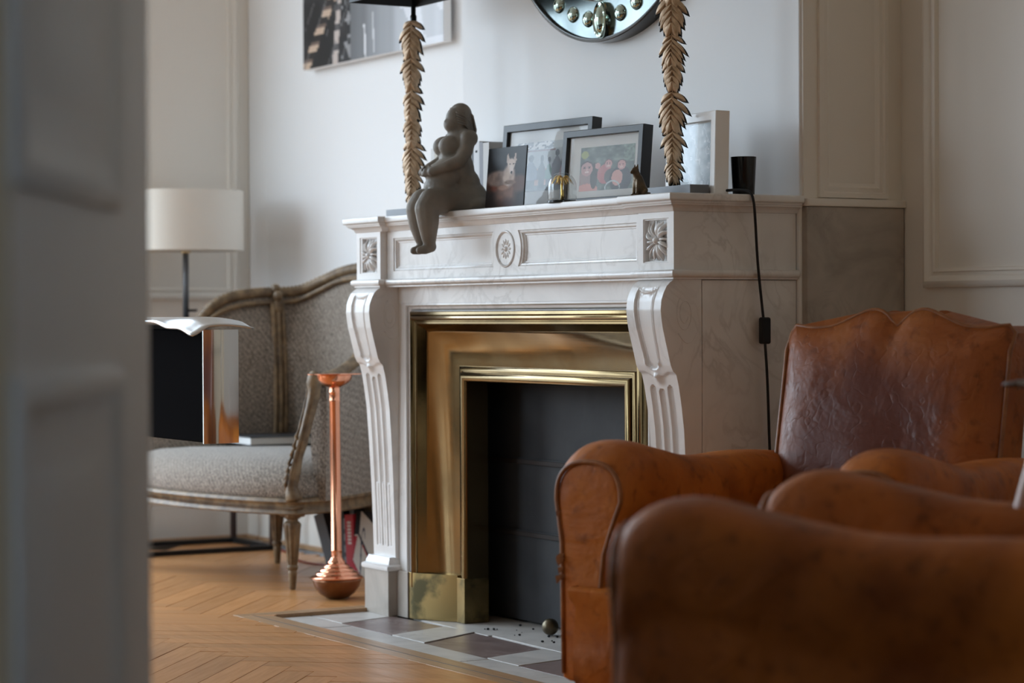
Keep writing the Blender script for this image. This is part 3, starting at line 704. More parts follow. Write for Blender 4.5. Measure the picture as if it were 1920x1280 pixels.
def paint_dog(u, v):          # white shepherd dog lying on a couch
    c = mixc((20, 20, 22), (33, 31, 33), nz(u, v, 6))
    def B(cx, cy, rx, ry, col, soft=.45, k=1.0):
        nonlocal c
        d = math.hypot((u - cx) / rx, (v - cy) / ry); a = min(max((1 + soft * .5 - d) / soft, 0), 1) * k; c = mixc(c, col, a)
    n = nz(u, v, 16)
    B(.50, .05, .60, .34, (40, 27, 22), .8); B(.86, .40, .26, .14, (98, 70, 58), .5); B(.14, .40, .18, .12, (66, 40, 30), .6); B(.24, .36, .10, .07, (120, 58, 36), .8, .8)
    B(.52, .26, .26, .20, mixc((128, 86, 62), (92, 60, 44), n), .7); B(.56, .06, .22, .10, (66, 38, 30), .9)
    B(.30, .50, .32, .13, mixc((150, 130, 120), (116, 100, 94), n), .35); B(.58, .53, .16, .18, mixc((206, 188, 176), (164, 144, 134), n), .35)
    for ex in (.54, .71):
        w = .040 - abs(v - .78) * .25
        if abs(u - ex - (v - .76) * (.12 if ex > .6 else -.12)) < w and .74 < v < .90: c = (186, 168, 158)
    B(.625, .72, .10, .095, (206, 190, 180), .25); B(.635, .63, .052, .075, (216, 204, 198), .3)
    B(.645, .585, .026, .024, (26, 22, 22), .3); B(.585, .725, .017, .013, (30, 26, 26), .3); B(.685, .725, .017, .013, (30, 26, 26), .3)
    B(.62, .425, .15, .035, mixc((100, 78, 66), (160, 130, 112), n), .5); B(.44, .345, .13, .04, (150, 112, 92), .6)
    return c
photo_frame('framed_photo', 'wide black frame leaning on the wall behind the smaller one, people seen from behind', (.439, .193, SH), math.radians(6), .378, .233, .030, .019, 5, FRAMEB, MATBOARD, (.055, .260, .055, .183), paint_group, 'framed photographs on the mantelpiece')
photo_frame('framed_photo', 'smaller black frame with a bright snapshot of three smiling people', (.871, .114, SH), math.radians(6), .309, .185, .030, .017, 5, FRAMEB, MATBOARD, (.062, .270, .035, .142), paint_selfie, 'framed photographs on the mantelpiece')
photo_frame('framed_photo', 'white deep box frame beside the black cup at the mantel end', (1.281, .151, SH), math.radians(-5), .225, .190, .036, .021, 1.5, WHITEP, MATBOARD, (.026, .199, .024, .166), paint_white, 'framed photographs on the mantelpiece')
dg = thing('photo_print', 'unframed dark photo card of a white dog lying down', 'photo', (.607, .056, SH), math.radians(4)); dg.rotation_euler = (-math.radians(5), 0, math.radians(4))
MB().box(0, .17, .001, .004, 0, .157).build('card', BLACK, dg)
print_panel('photograph', .168, .155, 54, 56, paint_dog, dg, PRINTG, .0006, .001, .001)
MB().prism([(.07, .004), (.10, .004), (.085, .036)], 0, .11).build('easel_flap', BLACK, dg)
# books standing behind the statue
bx = .072; k = 0
BL = ['thin white paperback at the left end of the mantel books', 'cream paperback second in the row behind the statue', 'white paperback third in the row behind the statue', 'pale grey book in the row hidden behind the statue', 'ivory book fifth in the row behind the statue', 'white hardback in the middle of the mantel book row', 'beige book just left of the statue back, in the mantel row', 'tan spined book showing right beside the statue back', 'ivory book with a small dot on its spine', 'thin dark edged book between white spines on the mantel', 'bright white book with a plain wide spine on the mantel', 'narrow grey spined book second from the right of the row', 'white binder at the right end of the mantel books, black dot on its cover']
cols = [(205, 203, 200), (196, 188, 172), (214, 214, 214), (180, 180, 180), (206, 200, 186), (216, 216, 218), (186, 172, 150), (168, 150, 124), (200, 192, 176), (90, 92, 98), (226, 228, 232), (150, 152, 160), (214, 213, 212)]
wd_ = [.022, .03, .026, .02, .03, .028, .03, .016, .020, .010, .032, .018, .032]
for k in range(13):
    w = wd_[k]; h = .198 - .0016 * ((k * 7) % 5) - (.004 if k < 3 else 0); dp = .118 - .004 * ((k * 3) % 4)
    b = thing('book', BL[k], 'book', (bx, .196, SH), 0, 'books standing on the mantelpiece')
    cm = mat('book_cover_%d' % k, lin(*cols[k]), .5)
    c = MB(); c.box(0, .002, .0, dp, 0, h); c.box(w - .002, w, 0, dp, 0, h); c.box(0, w, -.0015, .001, 0, h); c.build('cover', cm, b, bevel=.0006, bseg=1)
    MB().box(.002, w - .002, .001, dp - .003, .002, h - .003).build('pages', PAPER, b)
    if k == 12: MB().lathe([(.0032, .0), (.0032, .0006)], 12).build('dot', BLACK, b).matrix_local = Matrix.Translation((w, .012, h - .022)) @ Matrix.Rotation(PI / 2, 4, 'Y')
    if k in (8, 10): MB().box(w * .35, w * .65, -.002, -.0014, h - .03, h - .024).build('spine_mark', BLACK, b)
    bx += w + .0005
# ---- seated clay figure, legs hanging over the front edge
st = thing('statue', 'dark grey clay statue of a plump seated woman with her legs over the mantel edge', 'statue', (.50, .05, SH + .004))
sm_ = MB()
def Pp(px, py, x): return Vector((x, (px - 860) * .00158 + .042 - .05, 1.358 - (py - 195) * .00138 - SH))
def cap(a, b, ra, rb, n=10):
    P = [a + (b - a) * (k / (n - 1)) for k in range(n)]
    for k, p in enumerate(P): sm_.ball(p, ra + (rb - ra) * k / (n - 1), 12, 8)
def chain(pts, n=7):
    for (a, ra), (b, rb) in zip(pts, pts[1:]): cap(a, b, ra, rb, n)
sm_.ball(Pp(857, 222, 0), (.034, .033, .038), 20, 14); sm_.ball(Pp(847, 231, 0), (.028, .024, .022), 16, 10); sm_.ball(Pp(836, 226, 0), (.008, .008, .007), 10, 8)
sm_.ball(Pp(864, 210, 0), (.036, .032, .030), 18, 12)
chain([(Pp(872, 222, 0), .027), (Pp(876, 240, 0), .023), (Pp(880, 256, 0), .016), (Pp(881, 266, 0), .009)])
cap(Pp(858, 238, 0), Pp(862, 258, 0), .029, .036, 7)
chain([(Pp(866, 259, -.058), .023), (Pp(862, 256, 0), .029), (Pp(866, 259, .058), .023)])
sm_.ball(Pp(857, 277, 0), (.062, .039, .052), 20, 14); sm_.ball(Pp(853, 312, 0), (.064, .047, .056), 20, 14); sm_.ball(Pp(851, 293, 0), (.050, .043, .036), 18, 12)
for sx_ in (-1, 1): sm_.ball(Pp(839, 274, .020 * sx_), (.034, .036, .029), 16, 12)
sm_.ball(Pp(834, 330, 0), (.060, .058, .040), 20, 14); sm_.ball(Pp(824, 350, 0), (.060, .046, .026), 20, 12); sm_.ball(Pp(845, 312, 0), (.052, .050, .026), 18, 12)
sm_.ball(Pp(868, 366, 0), (.078, .066, .043), 22, 14); sm_.ball(Pp(878, 382, 0), (.082, .056, .026), 22, 12); sm_.ball(Pp(862, 322, 0), (.058, .038, .060), 18, 12); sm_.ball(Pp(868, 345, 0), (.066, .046, .045), 18, 12)
for sx_ in (-1, 1):
    chain([(Pp(862, 259, .058 * sx_), .0225), (Pp(856, 282, .066 * sx_), .0205), (Pp(843, 303, .068 * sx_), .0185), (Pp(820, 314, .058 * sx_), .0155), (Pp(798, 324, .032 * sx_), .0120)], 8)
    for f_ in range(4): cap(Pp(799, 321 + f_ * 2.8, .030 * sx_), Pp(790, 320 + f_ * 3.6, .009 * sx_ - .003 * f_ * sx_), .0048, .0044, 5)
    cap(Pp(803, 320, .032 * sx_), Pp(797, 313, .016 * sx_), .0048, .0042, 4)
    lx = .031 * sx_
    chain([(Pp(866, 374, .038 * sx_), .037), (Pp(830, 375, lx * 1.15), .0375), (Pp(797, 382, lx), .0365), (Pp(789, 396, lx), .0360), (Pp(791, 420, lx), .0310), (Pp(794, 445, lx * .8), .0225), (Pp(796, 458, lx * .75), .0165)], 9)
    chain([(Pp(800, 463, lx * .72), .014), (Pp(788, 468, lx * .72), .0125), (Pp(776, 470, lx * .68), .0095)], 6)
sm_.v = [(v[0] * .76, -.012 + (v[1] + .012) * .95, v[2] * (.965 if v[2] > 0 else 1.03)) for v in sm_.v]
so = sm_.build('body', CLAY, st, smooth=180, fixn=False)
rmh = so.modifiers.new('remesh', 'REMESH'); rmh.mode = 'VOXEL'; rmh.voxel_size = .0030; rmh.use_smooth_shade = True
sme = so.modifiers.new('smooth', 'SMOOTH'); sme.iterations = 3; sme.factor = .5
hr = MB()                                                    # combed strands of hair
for k in range(7):
    a = -.9 + k * .3
    hr.tube([Pp(848, 200, .012 * math.sin(a * 2)), Pp(862, 194, .030 * math.sin(a)), Pp(880, 214, .034 * math.sin(a)), Pp(888, 240, .026 * math.sin(a)), Pp(887, 264, .012 * math.sin(a))], .0032, 6)
for k in range(5): hr.tube([Pp(846 + k, 208 + 5 * k, .033 - .001 * k), Pp(862, 216 + 4 * k, .0350), Pp(880, 232 + 4 * k, .023)], .0024, 6)
hr.v = [(v[0] * .78, -.012 + (v[1] + .012) * .95, v[2] * .965) for v in hr.v]
hr.build('hair', CLAY, st, smooth=180)
# ---- glass dome with a gilt palm tree
dm = thing('glass_dome', 'small clear glass dome over a gilt palm tree in front of the photographs', 'ornament', (1.05, .0135, SH))
MB().lathe([(.036, 0), (.036, .004), (.033, .0055), (.001, .0055)], 36).build('base', BLACKG, dm, smooth=30)
MB().lathe([(.0335, .005), (.0345, .010), (.0345, .038)] + [(.0345 * math.cos(a), .038 + .034 * math.sin(a)) for a in [PI / 2 * k / 10 for k in range(1, 10)]] + [(.0006, .0722)], 40).build('glass_cover', DOMEG, dm, smooth=180)
MB().tube([(0, 0, .005), (.001, 0, .02), (-.001, 0, .038), (0, 0, .049)], lambda t: .0042 - .0014 * t, 10).build('trunk', mat('gilt', (.80, .55, .17, 1), .25, 1.0), dm, smooth=180)
for k in range(11):
    a = 2 * PI * k / 11; r = .021 + .003 * (k % 3); up = .010 * (k % 2)
    P = [(r * t * math.cos(a), r * t * math.sin(a), .049 + (.012 + up * .5) * math.sin(PI * t * .9) - .010 * t * t) for t in (0, .25, .5, .75, 1)]
    MB().tube(spline(P, 9), lambda t: .0012 + .0030 * math.sin(PI * min(.1 + t * .9, 1)), 6, .35).build('frond', MATS['gilt'], dm, smooth=180)
# ---- little bronze dog
dgf = thing('dog_figurine', 'little dark bronze figure of a sitting dog with pricked ears', 'figurine', (1.366, .024, SH))
db = MB(); B3 = lambda y, z, x=0: Vector((x, y, z))
def cap2(mb, a, b, ra, rb, n=7):
    for k in range(n): mb.ball(a + (b - a) * k / (n - 1), ra + (rb - ra) * k / (n - 1), 10, 7)
cap2(db, B3(.004, .016), B3(-.004, .040), .0145, .0115); cap2(db, B3(-.004, .040), B3(-.010, .054), .010, .0085); db.ball(B3(-.012, .0585), (.0085, .0095, .0085), 12, 8)
cap2(db, B3(-.016, .057), B3(-.0225, .0545), .0055, .0036)
for sx_ in (-1, 1):
    cap2(db, B3(-.008, .036, .007 * sx_), B3(-.0125, .004, .007 * sx_), .0058, .0036); cap2(db, B3(-.013, .0032, .007 * sx_), B3(-.018, .003, .007 * sx_), .0036, .003, 4)
    cap2(db, B3(.006, .014, .009 * sx_), B3(-.001, .005, .011 * sx_), .0095, .0055); cap2(db, B3(-.001, .0035, .011 * sx_), B3(-.009, .003, .011 * sx_), .0035, .003, 4)
    cap2(db, B3(-.010, .0645, .005 * sx_), B3(-.0085, .0735, .006 * sx_), .0036, .0010, 5)
cap2(db, B3(.014, .006), B3(.022, .008, .008), .0045, .0025)
dbo = db.build('body', mat('bronze', (.14, .10, .06, 1), .35, .7, (.06, .042, .028, 1), 60), dgf, smooth=180, fixn=False)
q = dbo.modifiers.new('remesh', 'REMESH'); q.mode = 'VOXEL'; q.voxel_size = .0016; q.use_smooth_shade = True
q = dbo.modifiers.new('smooth', 'SMOOTH'); q.iterations = 3
# ---- black candle cup
cu = thing('candle_cup', 'glossy black tapered candle cup at the right end of the mantel', 'cup', (1.492, .222, SH))
MB().lathe([(.001, 0), (.0235, 0), (.0248, .002), (.0290, .087), (.0292, .088), (.0275, .088), (.0270, .086), (.0235, .030), (.001, .030)], 40).build('cup', BLACKG, cu, smooth=50)
MB().lathe([(.0238, .031), (.0265, .070), (.001, .071)], 32).build('wax', mat('grey_wax', (.35, .34, .33, 1), .5), cu, smooth=50)
MB().tube([(0, 0, .070), (.001, 0, .078)], .0009, 6).build('wick', BLACK, cu)
MB().lathe([(.0263, .026), (.0265, .026), (.0292, .080), (.0290, .080)], 6, a0=-2.75, a1=-2.45).build('tag', CHROME, cu) if False else None
# ================================================================== LEAF LAMPS
def acanthus(L, Wd, seed, lobes=6):
    """one cast leaf, tip down: stem at z=0, runs to z=-L, front towards -y"""
    rnd = random.Random(seed); mb = MB()
    mb.tube([(0, -.006, 0), (0, -.010, -L * .35), (0, -.009, -L * .7), (0, -.004, -L)], lambda t: .0034 * (1 - .7 * t) + .0006, 6)
    for sd in (-1, 1):
        for i in range(lobes):
            t = i / lobes; z0 = -L * (.03 + .80 * t)
            ln = Wd * (lerp([(0, 1.05), (.15, 1.5), (.45, 1.5), (.75, 1.2), (1, .75)], t)) * rnd.uniform(.92, 1.1)
            ang = math.radians(lerp([(0, 30), (.25, 50), (1, 70)], t) + rnd.uniform(-4, 4)); dx, dz = math.cos(ang), -math.sin(ang)
            wl2 = L * .80 / lobes * .95
            rows = []; n = 7
            for k in range(n):
                s = k / (n - 1); w = wl2 * (.36 + .62 * math.sin(PI * .80 * s)) * (1 - s ** 5) * .66 + .0003; dr = .16 * ln * s * s
                c = Vector((sd * (dx * ln * s), -.010 + .002 * s + .007 * s * s - .003 * math.sin(PI * s) - .0012 * i, z0 + dz * ln * s - dr * .45))
                nrm = Vector((-sd * dz * -1, 0, dx * 1.0)); nrm = Vector((sd * .55, 0, .83)) if False else Vector((sd * -dz, 0, dx)).normalized()
                rows.append([c + nrm * w, c + nrm * w * .50 + Vector((0, -.0050 * (1 - .5 * s), 0)), c - nrm * w * .10 + Vector((0, -.0062 * (1 - .5 * s), 0)), c - nrm * w * .6 + Vector((0, .0, 0)), c - nrm * w * .85 + Vector((0, .0045, 0)), c + Vector((0, .0060, 0))])
            mb.loft(rows)
    return mb
def leaf_lamp(label, x, y, zbot, spec, shade_box, rot):
    t = thing('leaf_lamp', label, 'lamp', (x, y, SH), 0, 'pair of gilt leaf lamps')
    MB().box(-.105, .105, -.032, .020, 0, .0235).build('base', GREYM, t, bevel=.0012)
    MB().tube([(0, 0, .02), (0, 0, .60)], .0055, 10).build('stem', BLACK, t, smooth=60)
    MB().lathe([(.001, .520), (.009, .520), (.009, .545), (.0065, .55), (.0065, .60)], 16).build('socket', BLACKG, t, smooth=40)
    for i, (zt, L, Wd, tw, dx) in enumerate(spec):
        lf = acanthus(L, Wd, 10 * i + int(x * 10)).build('leaf', GOLD, t, smooth=40, fixn=True)
        lf.location = (dx, -.004 - .002 * (i % 2), zt - SH); lf.rotation_euler = (math.radians(-3), 0, math.radians(rot + tw))
        bk = acanthus(L * 1.02, Wd * 1.12, 10 * i + int(x * 10)); bk.v = [(v[0], v[1] + .0125, v[2]) for v in bk.v]
        bk.build('leaf_back', LEAFB, lf)
    z0, z1, hx, hy = shade_box
    s = MB(); k = .62
    s.loft([[(-hx, -hy, z0), (hx, -hy, z0), (hx, hy, z0), (-hx, hy, z0)], [(-hx * k, -hy * k, z1), (hx * k, -hy * k, z1), (hx * k, hy * k, z1), (-hx * k, hy * k, z1)]], True, False, False)
    so_ = s.build('shade', BLACK, t); q = so_.modifiers.new('solid', 'SOLIDIFY'); q.thickness = .003
    MB().box(-hx * .95, hx * .95, -.003, .003, z0 + .02, z0 + .024).build('shade_bar', BLACK, t)
    return t
leaf_lamp('gilt leaf lamp with a black shade behind the seated statue', .150, .100, SH,
          [(1.612, .110, .030, 0, 0), (1.525, .112, .026, 8, .001), (1.435, .115, .024, -6, .002), (1.360, .105, .023, 10, .002), (1.285, .100, .031, -4, .003), (1.215, .080, .022, 6, .002), (1.155, .055, .018, 0, .002)], (1.676 - SH, 1.93 - SH, .178, .105), 44)
leaf_lamp('gilt leaf lamp standing before the white box frame', 1.385, .1085, SH,
          [(1.610, .11, .026, 0, 0), (1.548, .110, .030, 4, 0), (1.448, .075, .027, -5, 0), (1.405, .095, .022, 6, .001), (1.318, .095, .031, -3, -.001), (1.238, .085, .024, 4, .002), (1.172, .065, .020, 0, .002)], (1.676 - SH, 1.93 - SH, .178, .105), 44)
cb = thing('lamp_cord', 'black lamp cord with an inline switch hanging down the mantel side', 'cord', (1.5, .13, SH))
ofs = Vector((1.5, .13, SH)); W3 = lambda *p: Vector(p) - ofs
MB().tube(spline([W3(1.40, .140, 1.084), W3(1.46, .150, 1.088), W3(1.53, .172, 1.091), W3(1.562, .186, 1.086), W3(1.573, .190, 1.065), W3(1.570, .197, 1.02), W3(1.558, .212, .93), W3(1.555, .226, .83), W3(1.555, .230, .80)], 40), .0032, 8).build('cable', BLACK, cb, smooth=180)
MB().tube(spline([W3(1.557, .232, .752), W3(1.555, .240, .66), W3(1.555, .246, .50), W3(1.56, .255, .2), W3(1.575, .26, .018), W3(1.66, .33, .016), W3(1.75, .45, .016)], 40), .0032, 8).build('cable', BLACK, cb, smooth=180)
MB().box(-.010, .010, -.0115, .0115, -.030, .030).build('switch', BLACK, cb, bevel=.005, bseg=4).location = W3(1.556, .2325, .776)
# ================================================================== MIRROR, PICTURE
mr = thing('round_mirror', 'round mirror with a black rim and a ring of bulging lens bubbles', 'mirror', (.787, .339, 1.994))
MIRG = mat('mirror_silver', (.17, .195, .19, 1), .16, 1.0, (.10, .12, .118, 1), 9, bump=.0)
MIRB = mat('bubble_silver', (.50, .62, .56, 1), .03, 1.0)
GRN = mat('green_glass_edge', (.05, .25, .15, 1), .1, 0, trans=.6)
MB().lathe([(.490, .0), (.490, .040), (.487, .042), (.481, .042), (.479, .039), (.479, .0)], 120, axis='-y').build('rim', BLACKG, mr, smooth=40)
MB().lathe([(.480, .001), (.480, .034), (.384, .034), (.380, .036)], 120, axis='-y').build('silvered_ring', MIRG, mr, smooth=20)
MB().lathe([(.388, .030), (.386, .040), (.381, .043), (.376, .040), (.374, .030)], 120, axis='-y').build('inner_rim', CHROME, mr, smooth=50)
MB().lathe([(.376, .032)] + [(.376 * (1 - k / 12) + .0004, .032 + .05 * (1 - (1 - k / 12) ** 2)) for k in range(1, 13)], 120, axis='-y').build('convex_mirror', MIRG, mr, smooth=180)
for k in range(36):
    a = -PI / 2 + 2 * PI * k / 36
    if k % 9 == 0:
        o = MB().lathe([(1.0, .030), (1.0, .046), (.93, .052), (.80, .053), (.74, .050), (.6, .056), (.3, .061), (.01, .062)], 40, axis='-y')
        o.v = [(v[0] * .029, v[1], v[2] * .047) for v in o.v]
        o = o.build('oval_lens', MIRB, mr, smooth=40); o.location = (.436 * math.cos(a), 0, .436 * math.sin(a)); o.rotation_euler = (0, -(a + PI / 2), 0)
    else:
        o = MB().lathe([(.0215, .032), (.0215, .0345), (.0195, .039), (.0150, .044), (.008, .0475), (.0005, .0485)], 24, axis='-y').build('bubble_lens', MIRB, mr, smooth=180)
        o.location = (.432 * math.cos(a), 0, .432 * math.sin(a))
pc = thing('wall_picture', 'frameless photo panel of bottle rows hanging above the grey armchair', 'picture', (-1.555, YB - .04, 1.655))
MB().box(0, .992, 0, .026, 0, .66).build('panel', WHITEP, pc, bevel=.001)
MB().box(.1, .9, .026, .039, .1, .56).build('hanger', BLACK, pc)
def paint_bottles(u, v):
    if u < .36:
        c = mixc((40, 41, 43), (70, 70, 72), nz(u, v, 10) ** 2)
        x = u - .02 - (v) * .20
        if abs(u - (.015 + v * .62 + .0)) < .035 and v < .62:
            w = (v * 34 + u * 4) % 3
            c = (200, 176, 156) if w < 1.3 else ((116, 100, 92) if w < 1.8 else (50, 48, 48))
        if abs(u - (.245 + v * .10)) < .020 - v * .012:
            w = (v * 30) % 3
            c = (196, 184, 178) if w < 1.9 else (92, 90, 92)
        if abs((u * 1.7 - v * .9) % .16) < .012 and nz(u, v, 14) > .45: c = (112, 112, 114)
        if u > .29 and nz(u, v, 40) > .8: c = (150, 150, 152)
        return c
    t = (u - .36) / .64
    g = 118 + 100 * min(t * 1.35, 1) + 26 * (nz(u, .5, 26) - .5) * (1 if t < .7 else .5)
    c = (g * .97, g * .99, g * 1.02)
    if abs(u - .42 - (1 - v) * .05) < .006 and nz(u, v, 20) > .35 and v < .5: c = (232, 232, 236)
    if abs(u - .50 - (1 - v) * .03) < .004 and nz(u, v, 26) > .5: c = (216, 218, 222)
    if t > .55 and nz(u, v, 11) > .55: c = mixc(c, (240, 243, 250), .7)
    return tuple(min(255, max(0, x)) for x in c)
print_panel('photo_print', .990, .658, 150, 60, paint_bottles, pc, PRINTG, -.0007, .001, .001)
# ================================================================== CLUB CHAIRS
HT = [(0, .519), (.006, .531), (.02, .545), (.045, .559), (.08, .565), (.12, .561), (.17, .551), (.25, .533), (.33, .521), (.42, .520), (.52, .524), (.62, .522), (.72, .512), (.80, .50)]
def club_chair(label, loc, rz, lea, backm, cc=.32, cushion=True):
    t = thing('club_armchair', label, 'armchair', loc, rz, 'pair of tan leather club chairs')
    def arm(xc, sg):
        rings = []; ys = [.0, .003, .010, .022, .045, .08, .12, .17, .22, .28, .34, .42, .50, .58, .66, .73, .78]
        for y in ys:
            h = lerp(HT, y); e_ = 1 - .16 * (1 - min(y / .022, 1)) ** 2; w = .082 * e_; ring = []
            wr = .0025 * math.sin(y * 47 + xc * 9)
            for k in range(13):
                a = PI * k / 12; c_, s_ = math.cos(a), math.sin(a)
                ring.append((xc + w * math.copysign(abs(c_) ** .8, c_), y, h - .078 + (.078 + wr * .6) * s_ ** .75))
            lowf = ((h - .115, .985, .97), (h - .145, .915, .78), (h - .158, .875, .60), (h - .175, .90, .48), (.30, .90, .40), (.20, .89, .38), (.115, .875, .36), (.105, .85, .35))
            for z, fo, fi in lowf: ring.append((xc - w * (fo if sg < 0 else fi), y, z))
            for z, fo, fi in lowf[::-1]: ring.append((xc + w * (fo if sg > 0 else fi), y, z))
            rings.append(ring)
        rings = [[(p[0] * .0 + xc + (p[0] - xc) * .90, -.002, .105 + (p[2] - .105) * .965) for p in rings[0]]] + rings
        o = MB().loft(rings).build('arm', lea, t, sub=1)
        P = []
        for k in range(25):
            a = PI * k / 24; c_, s_ = math.cos(a), math.sin(a); P.append((xc + .073 * math.copysign(abs(c_) ** .8, c_), -.001, .525 - .074 + .074 * s_ ** .75))
        so_, si_ = [(d, z) for d, z in ((.058, .12), (.060, .30), (.061, .37), (.068, .42))], [(.022, .12), (.026, .28), (.034, .35), (.052, .40)]
        lt, rt = (so_, si_) if sg < 0 else (si_, so_)
        P = [(xc + d, -.001, z) for d, z in rt] + P + [(xc - d, -.001, z) for d, z in lt[::-1]]
        MB().tube(P, .0045, 8).build('piping', PIPE, o, smooth=180)
        return o
    arm(-cc - .008, -1); arm(cc + .008, 1)
    # moustache back, leaning
    hw = .254; th_ = .125
    def top(u):
        a = abs(u); return .772 + .036 * math.exp(-((a - .20) / .20) ** 2) - .010 * math.exp(-(u / .07) ** 2) + .006 * sstep(.75, 1, a) - .016 * sstep(.955, 1.0, a) + .010 * math.exp(-((a - .42) / .16) ** 2)
    def rake(z): return .105 * max(z - .30, 0) / .5 + .02
    rings = []; nu = 41
    us = [-1 + 2 * i / (nu - 1) for i in range(nu)]
    for side in (0, 1):
        pass
    prof_t = [0, .12, .3, .5, .7, .86, .95, .985, 1.0]
    mb = MB(); Y0 = .565
    def front(u, v):
        z = .26 + (.785 - .26) * v + (top(u) - .785) * v ** 5; e_ = (1 - abs(u) ** 6)
        y = Y0 + rake(z) - .035 * e_ * math.sin(PI * min(v * 1.02, 1)) ** .6 + .014 * abs(u) ** 8 + .012 * max(0, v - .95) / .05 - .006 * math.sin(u * 7 + v * 5) * (1 - v)
        return (hw * u * (1 - .02 * (1 - v)), y, z)
    def back(u, v):
        z = .26 + (.785 - .26) * v + (top(u) - .785) * v ** 5; return (hw * u * (1 - .02 * (1 - v)), Y0 + rake(z) + th_ - .02 * v, z)
    vs = [k / 24 for k in range(25)]
    G = [[front(u, v) for u in us] for v in vs]; H = [[back(u, v) for u in us] for v in vs]
    mb.loft([g + h[::-1] for g, h in zip(G, H)], True, True, True)
    bk = mb.build('back', backm, t, smooth=60); bv = bk.modifiers.new('bevel', 'BEVEL'); bv.width = .012; bv.segments = 3; bv.limit_method = 'ANGLE'; bv.angle_limit = .9
    P = [(p[0], p[1] - .002, p[2]) for p in [G[0][0]] + [g[0] for g in G[2:-1:2]]] + [(p[0], p[1] + .004, p[2] + .001) for p in G[-1]] + [(p[0], p[1] - .002, p[2]) for p in [g[-1] for g in G[2:-1:2]][::-1]]
    MB().tube(P, .0048, 8).build('piping', PIPE, bk, smooth=180)
    # seat, apron, base
    iw = cc - .030
    MB().box(-iw + .012, iw - .012, .10, .60, .27, .395).build('seat_cushion', lea, t, bevel=.045, bseg=4)
    MB().box(-iw - .012, iw + .012, .045, .60, .12, .262).build('seat_frame', DARKWOOD, t, bevel=.004)
    a = MB()
    rows = [(.105, -.020), (.115, -.030), (.17, -.026), (.25, -.022), (.270, -.038), (.284, -.040), (.290, -.028), (.288, -.01)]
    iw_ = iw; iw = cc
    a.loft([[(-iw - .026 + .004 * math.sin(z * 60), y, z), (-iw * .5, y - .004, z), (0, y - .003, z), (iw * .5, y - .004, z), (iw + .03, y, z), (iw + .03, max(y + .02, -.0045), z), (0, y + .06, z), (-iw - .03, max(y + .02, -.0045), z)] for z, y in rows])
    a.build('apron', lea, t, smooth=50)
    for sx_ in (-1, 1):
        for y in (.055, .66):
            MB().lathe([(.001, 0), (.020, 0), (.025, .01), (.031, .05), (.034, .095), (.030, .112), (.001, .112)], 18).build('foot', DARKWOOD, t, smooth=40).location = (sx_ * (cc - .012), y, 0)
    MB().box(-hw + .01, hw - .01, Y0 + .06, Y0 + th_ + .02, .105, .28).build('back_base', lea, t, bevel=.01)
    return t
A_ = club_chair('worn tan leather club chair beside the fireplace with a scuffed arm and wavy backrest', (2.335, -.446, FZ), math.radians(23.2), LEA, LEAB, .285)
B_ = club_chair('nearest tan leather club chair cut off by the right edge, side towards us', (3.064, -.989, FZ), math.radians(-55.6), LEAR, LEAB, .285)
# torn leather along the front of the far chair's arm
sc = MB(); rnd = random.Random(5)
for k in range(22):
    z = rnd.choice([rnd.uniform(.325, .345), rnd.uniform(.300, .318), rnd.uniform(.30, .345), rnd.uniform(.2, .46)]); s = rnd.uniform(.003, .009); x = -.351 - rnd.uniform(-.003, .004)
    y = rnd.uniform(-.012, .006); sc.add([(x, y, z), (x - s, y - s * .5, z + s * .6), (x - s * .3, y - s, z - s), (x + s * .5, y + .002, z + s * .8)], [(0, 1, 2), (0, 3, 1), (0, 2, 3), (1, 3, 2)])
sc.build('torn_edge', PIPE, A_, kind='stuff')
wk = thing('walking_stick', 'slim pinkish wooden stick leaning in the near club chair at the right edge', 'stick', (3.225, -.576, .412))
MB().tube([(0, 0, 0), (.0105, .0265, .10), (.1045, .27, 1.0)], lambda t: .0135, 14).build('shaft', mat('stick_wood', (.55, .36, .30, 1), .28), wk, smooth=60)
MB().lathe([(.001, -.008), (.013, -.008), (.0145, .0), (.0145, .03), (.001, .03)], 14).build('ferrule', BLACK, wk, smooth=40)
fl = thing('floor_lamp', 'chrome tipped horizontal lamp arm entering from the right edge before the chair back', 'lamp', (3.60, .17, FZ))
tipw = Vector((3.186, -.538, .706)) - Vector((3.60, .17, FZ))
MB().tube([tipw, tipw * .97 + Vector((0, 0, .697 * .03)), Vector((tipw.x * .8, tipw.y * .8, .695)), Vector((0, 0, .69))], lambda t: .0022 + .0045 * min(t * 6, 1), 12).build('arm', mat('dark_chrome', (.25, .25, .27, 1), .2, 1.0), fl, smooth=180)
MB().tube([(0, 0, .01), (0, 0, 1.2)], .010, 12).build('pole', MATS['dark_chrome'], fl, smooth=180)
MB().lathe([(.001, 0), (.13, 0), (.13, .012), (.02, .02), (.001, .02)], 32).build('base', MATS['dark_chrome'], fl, smooth=40)
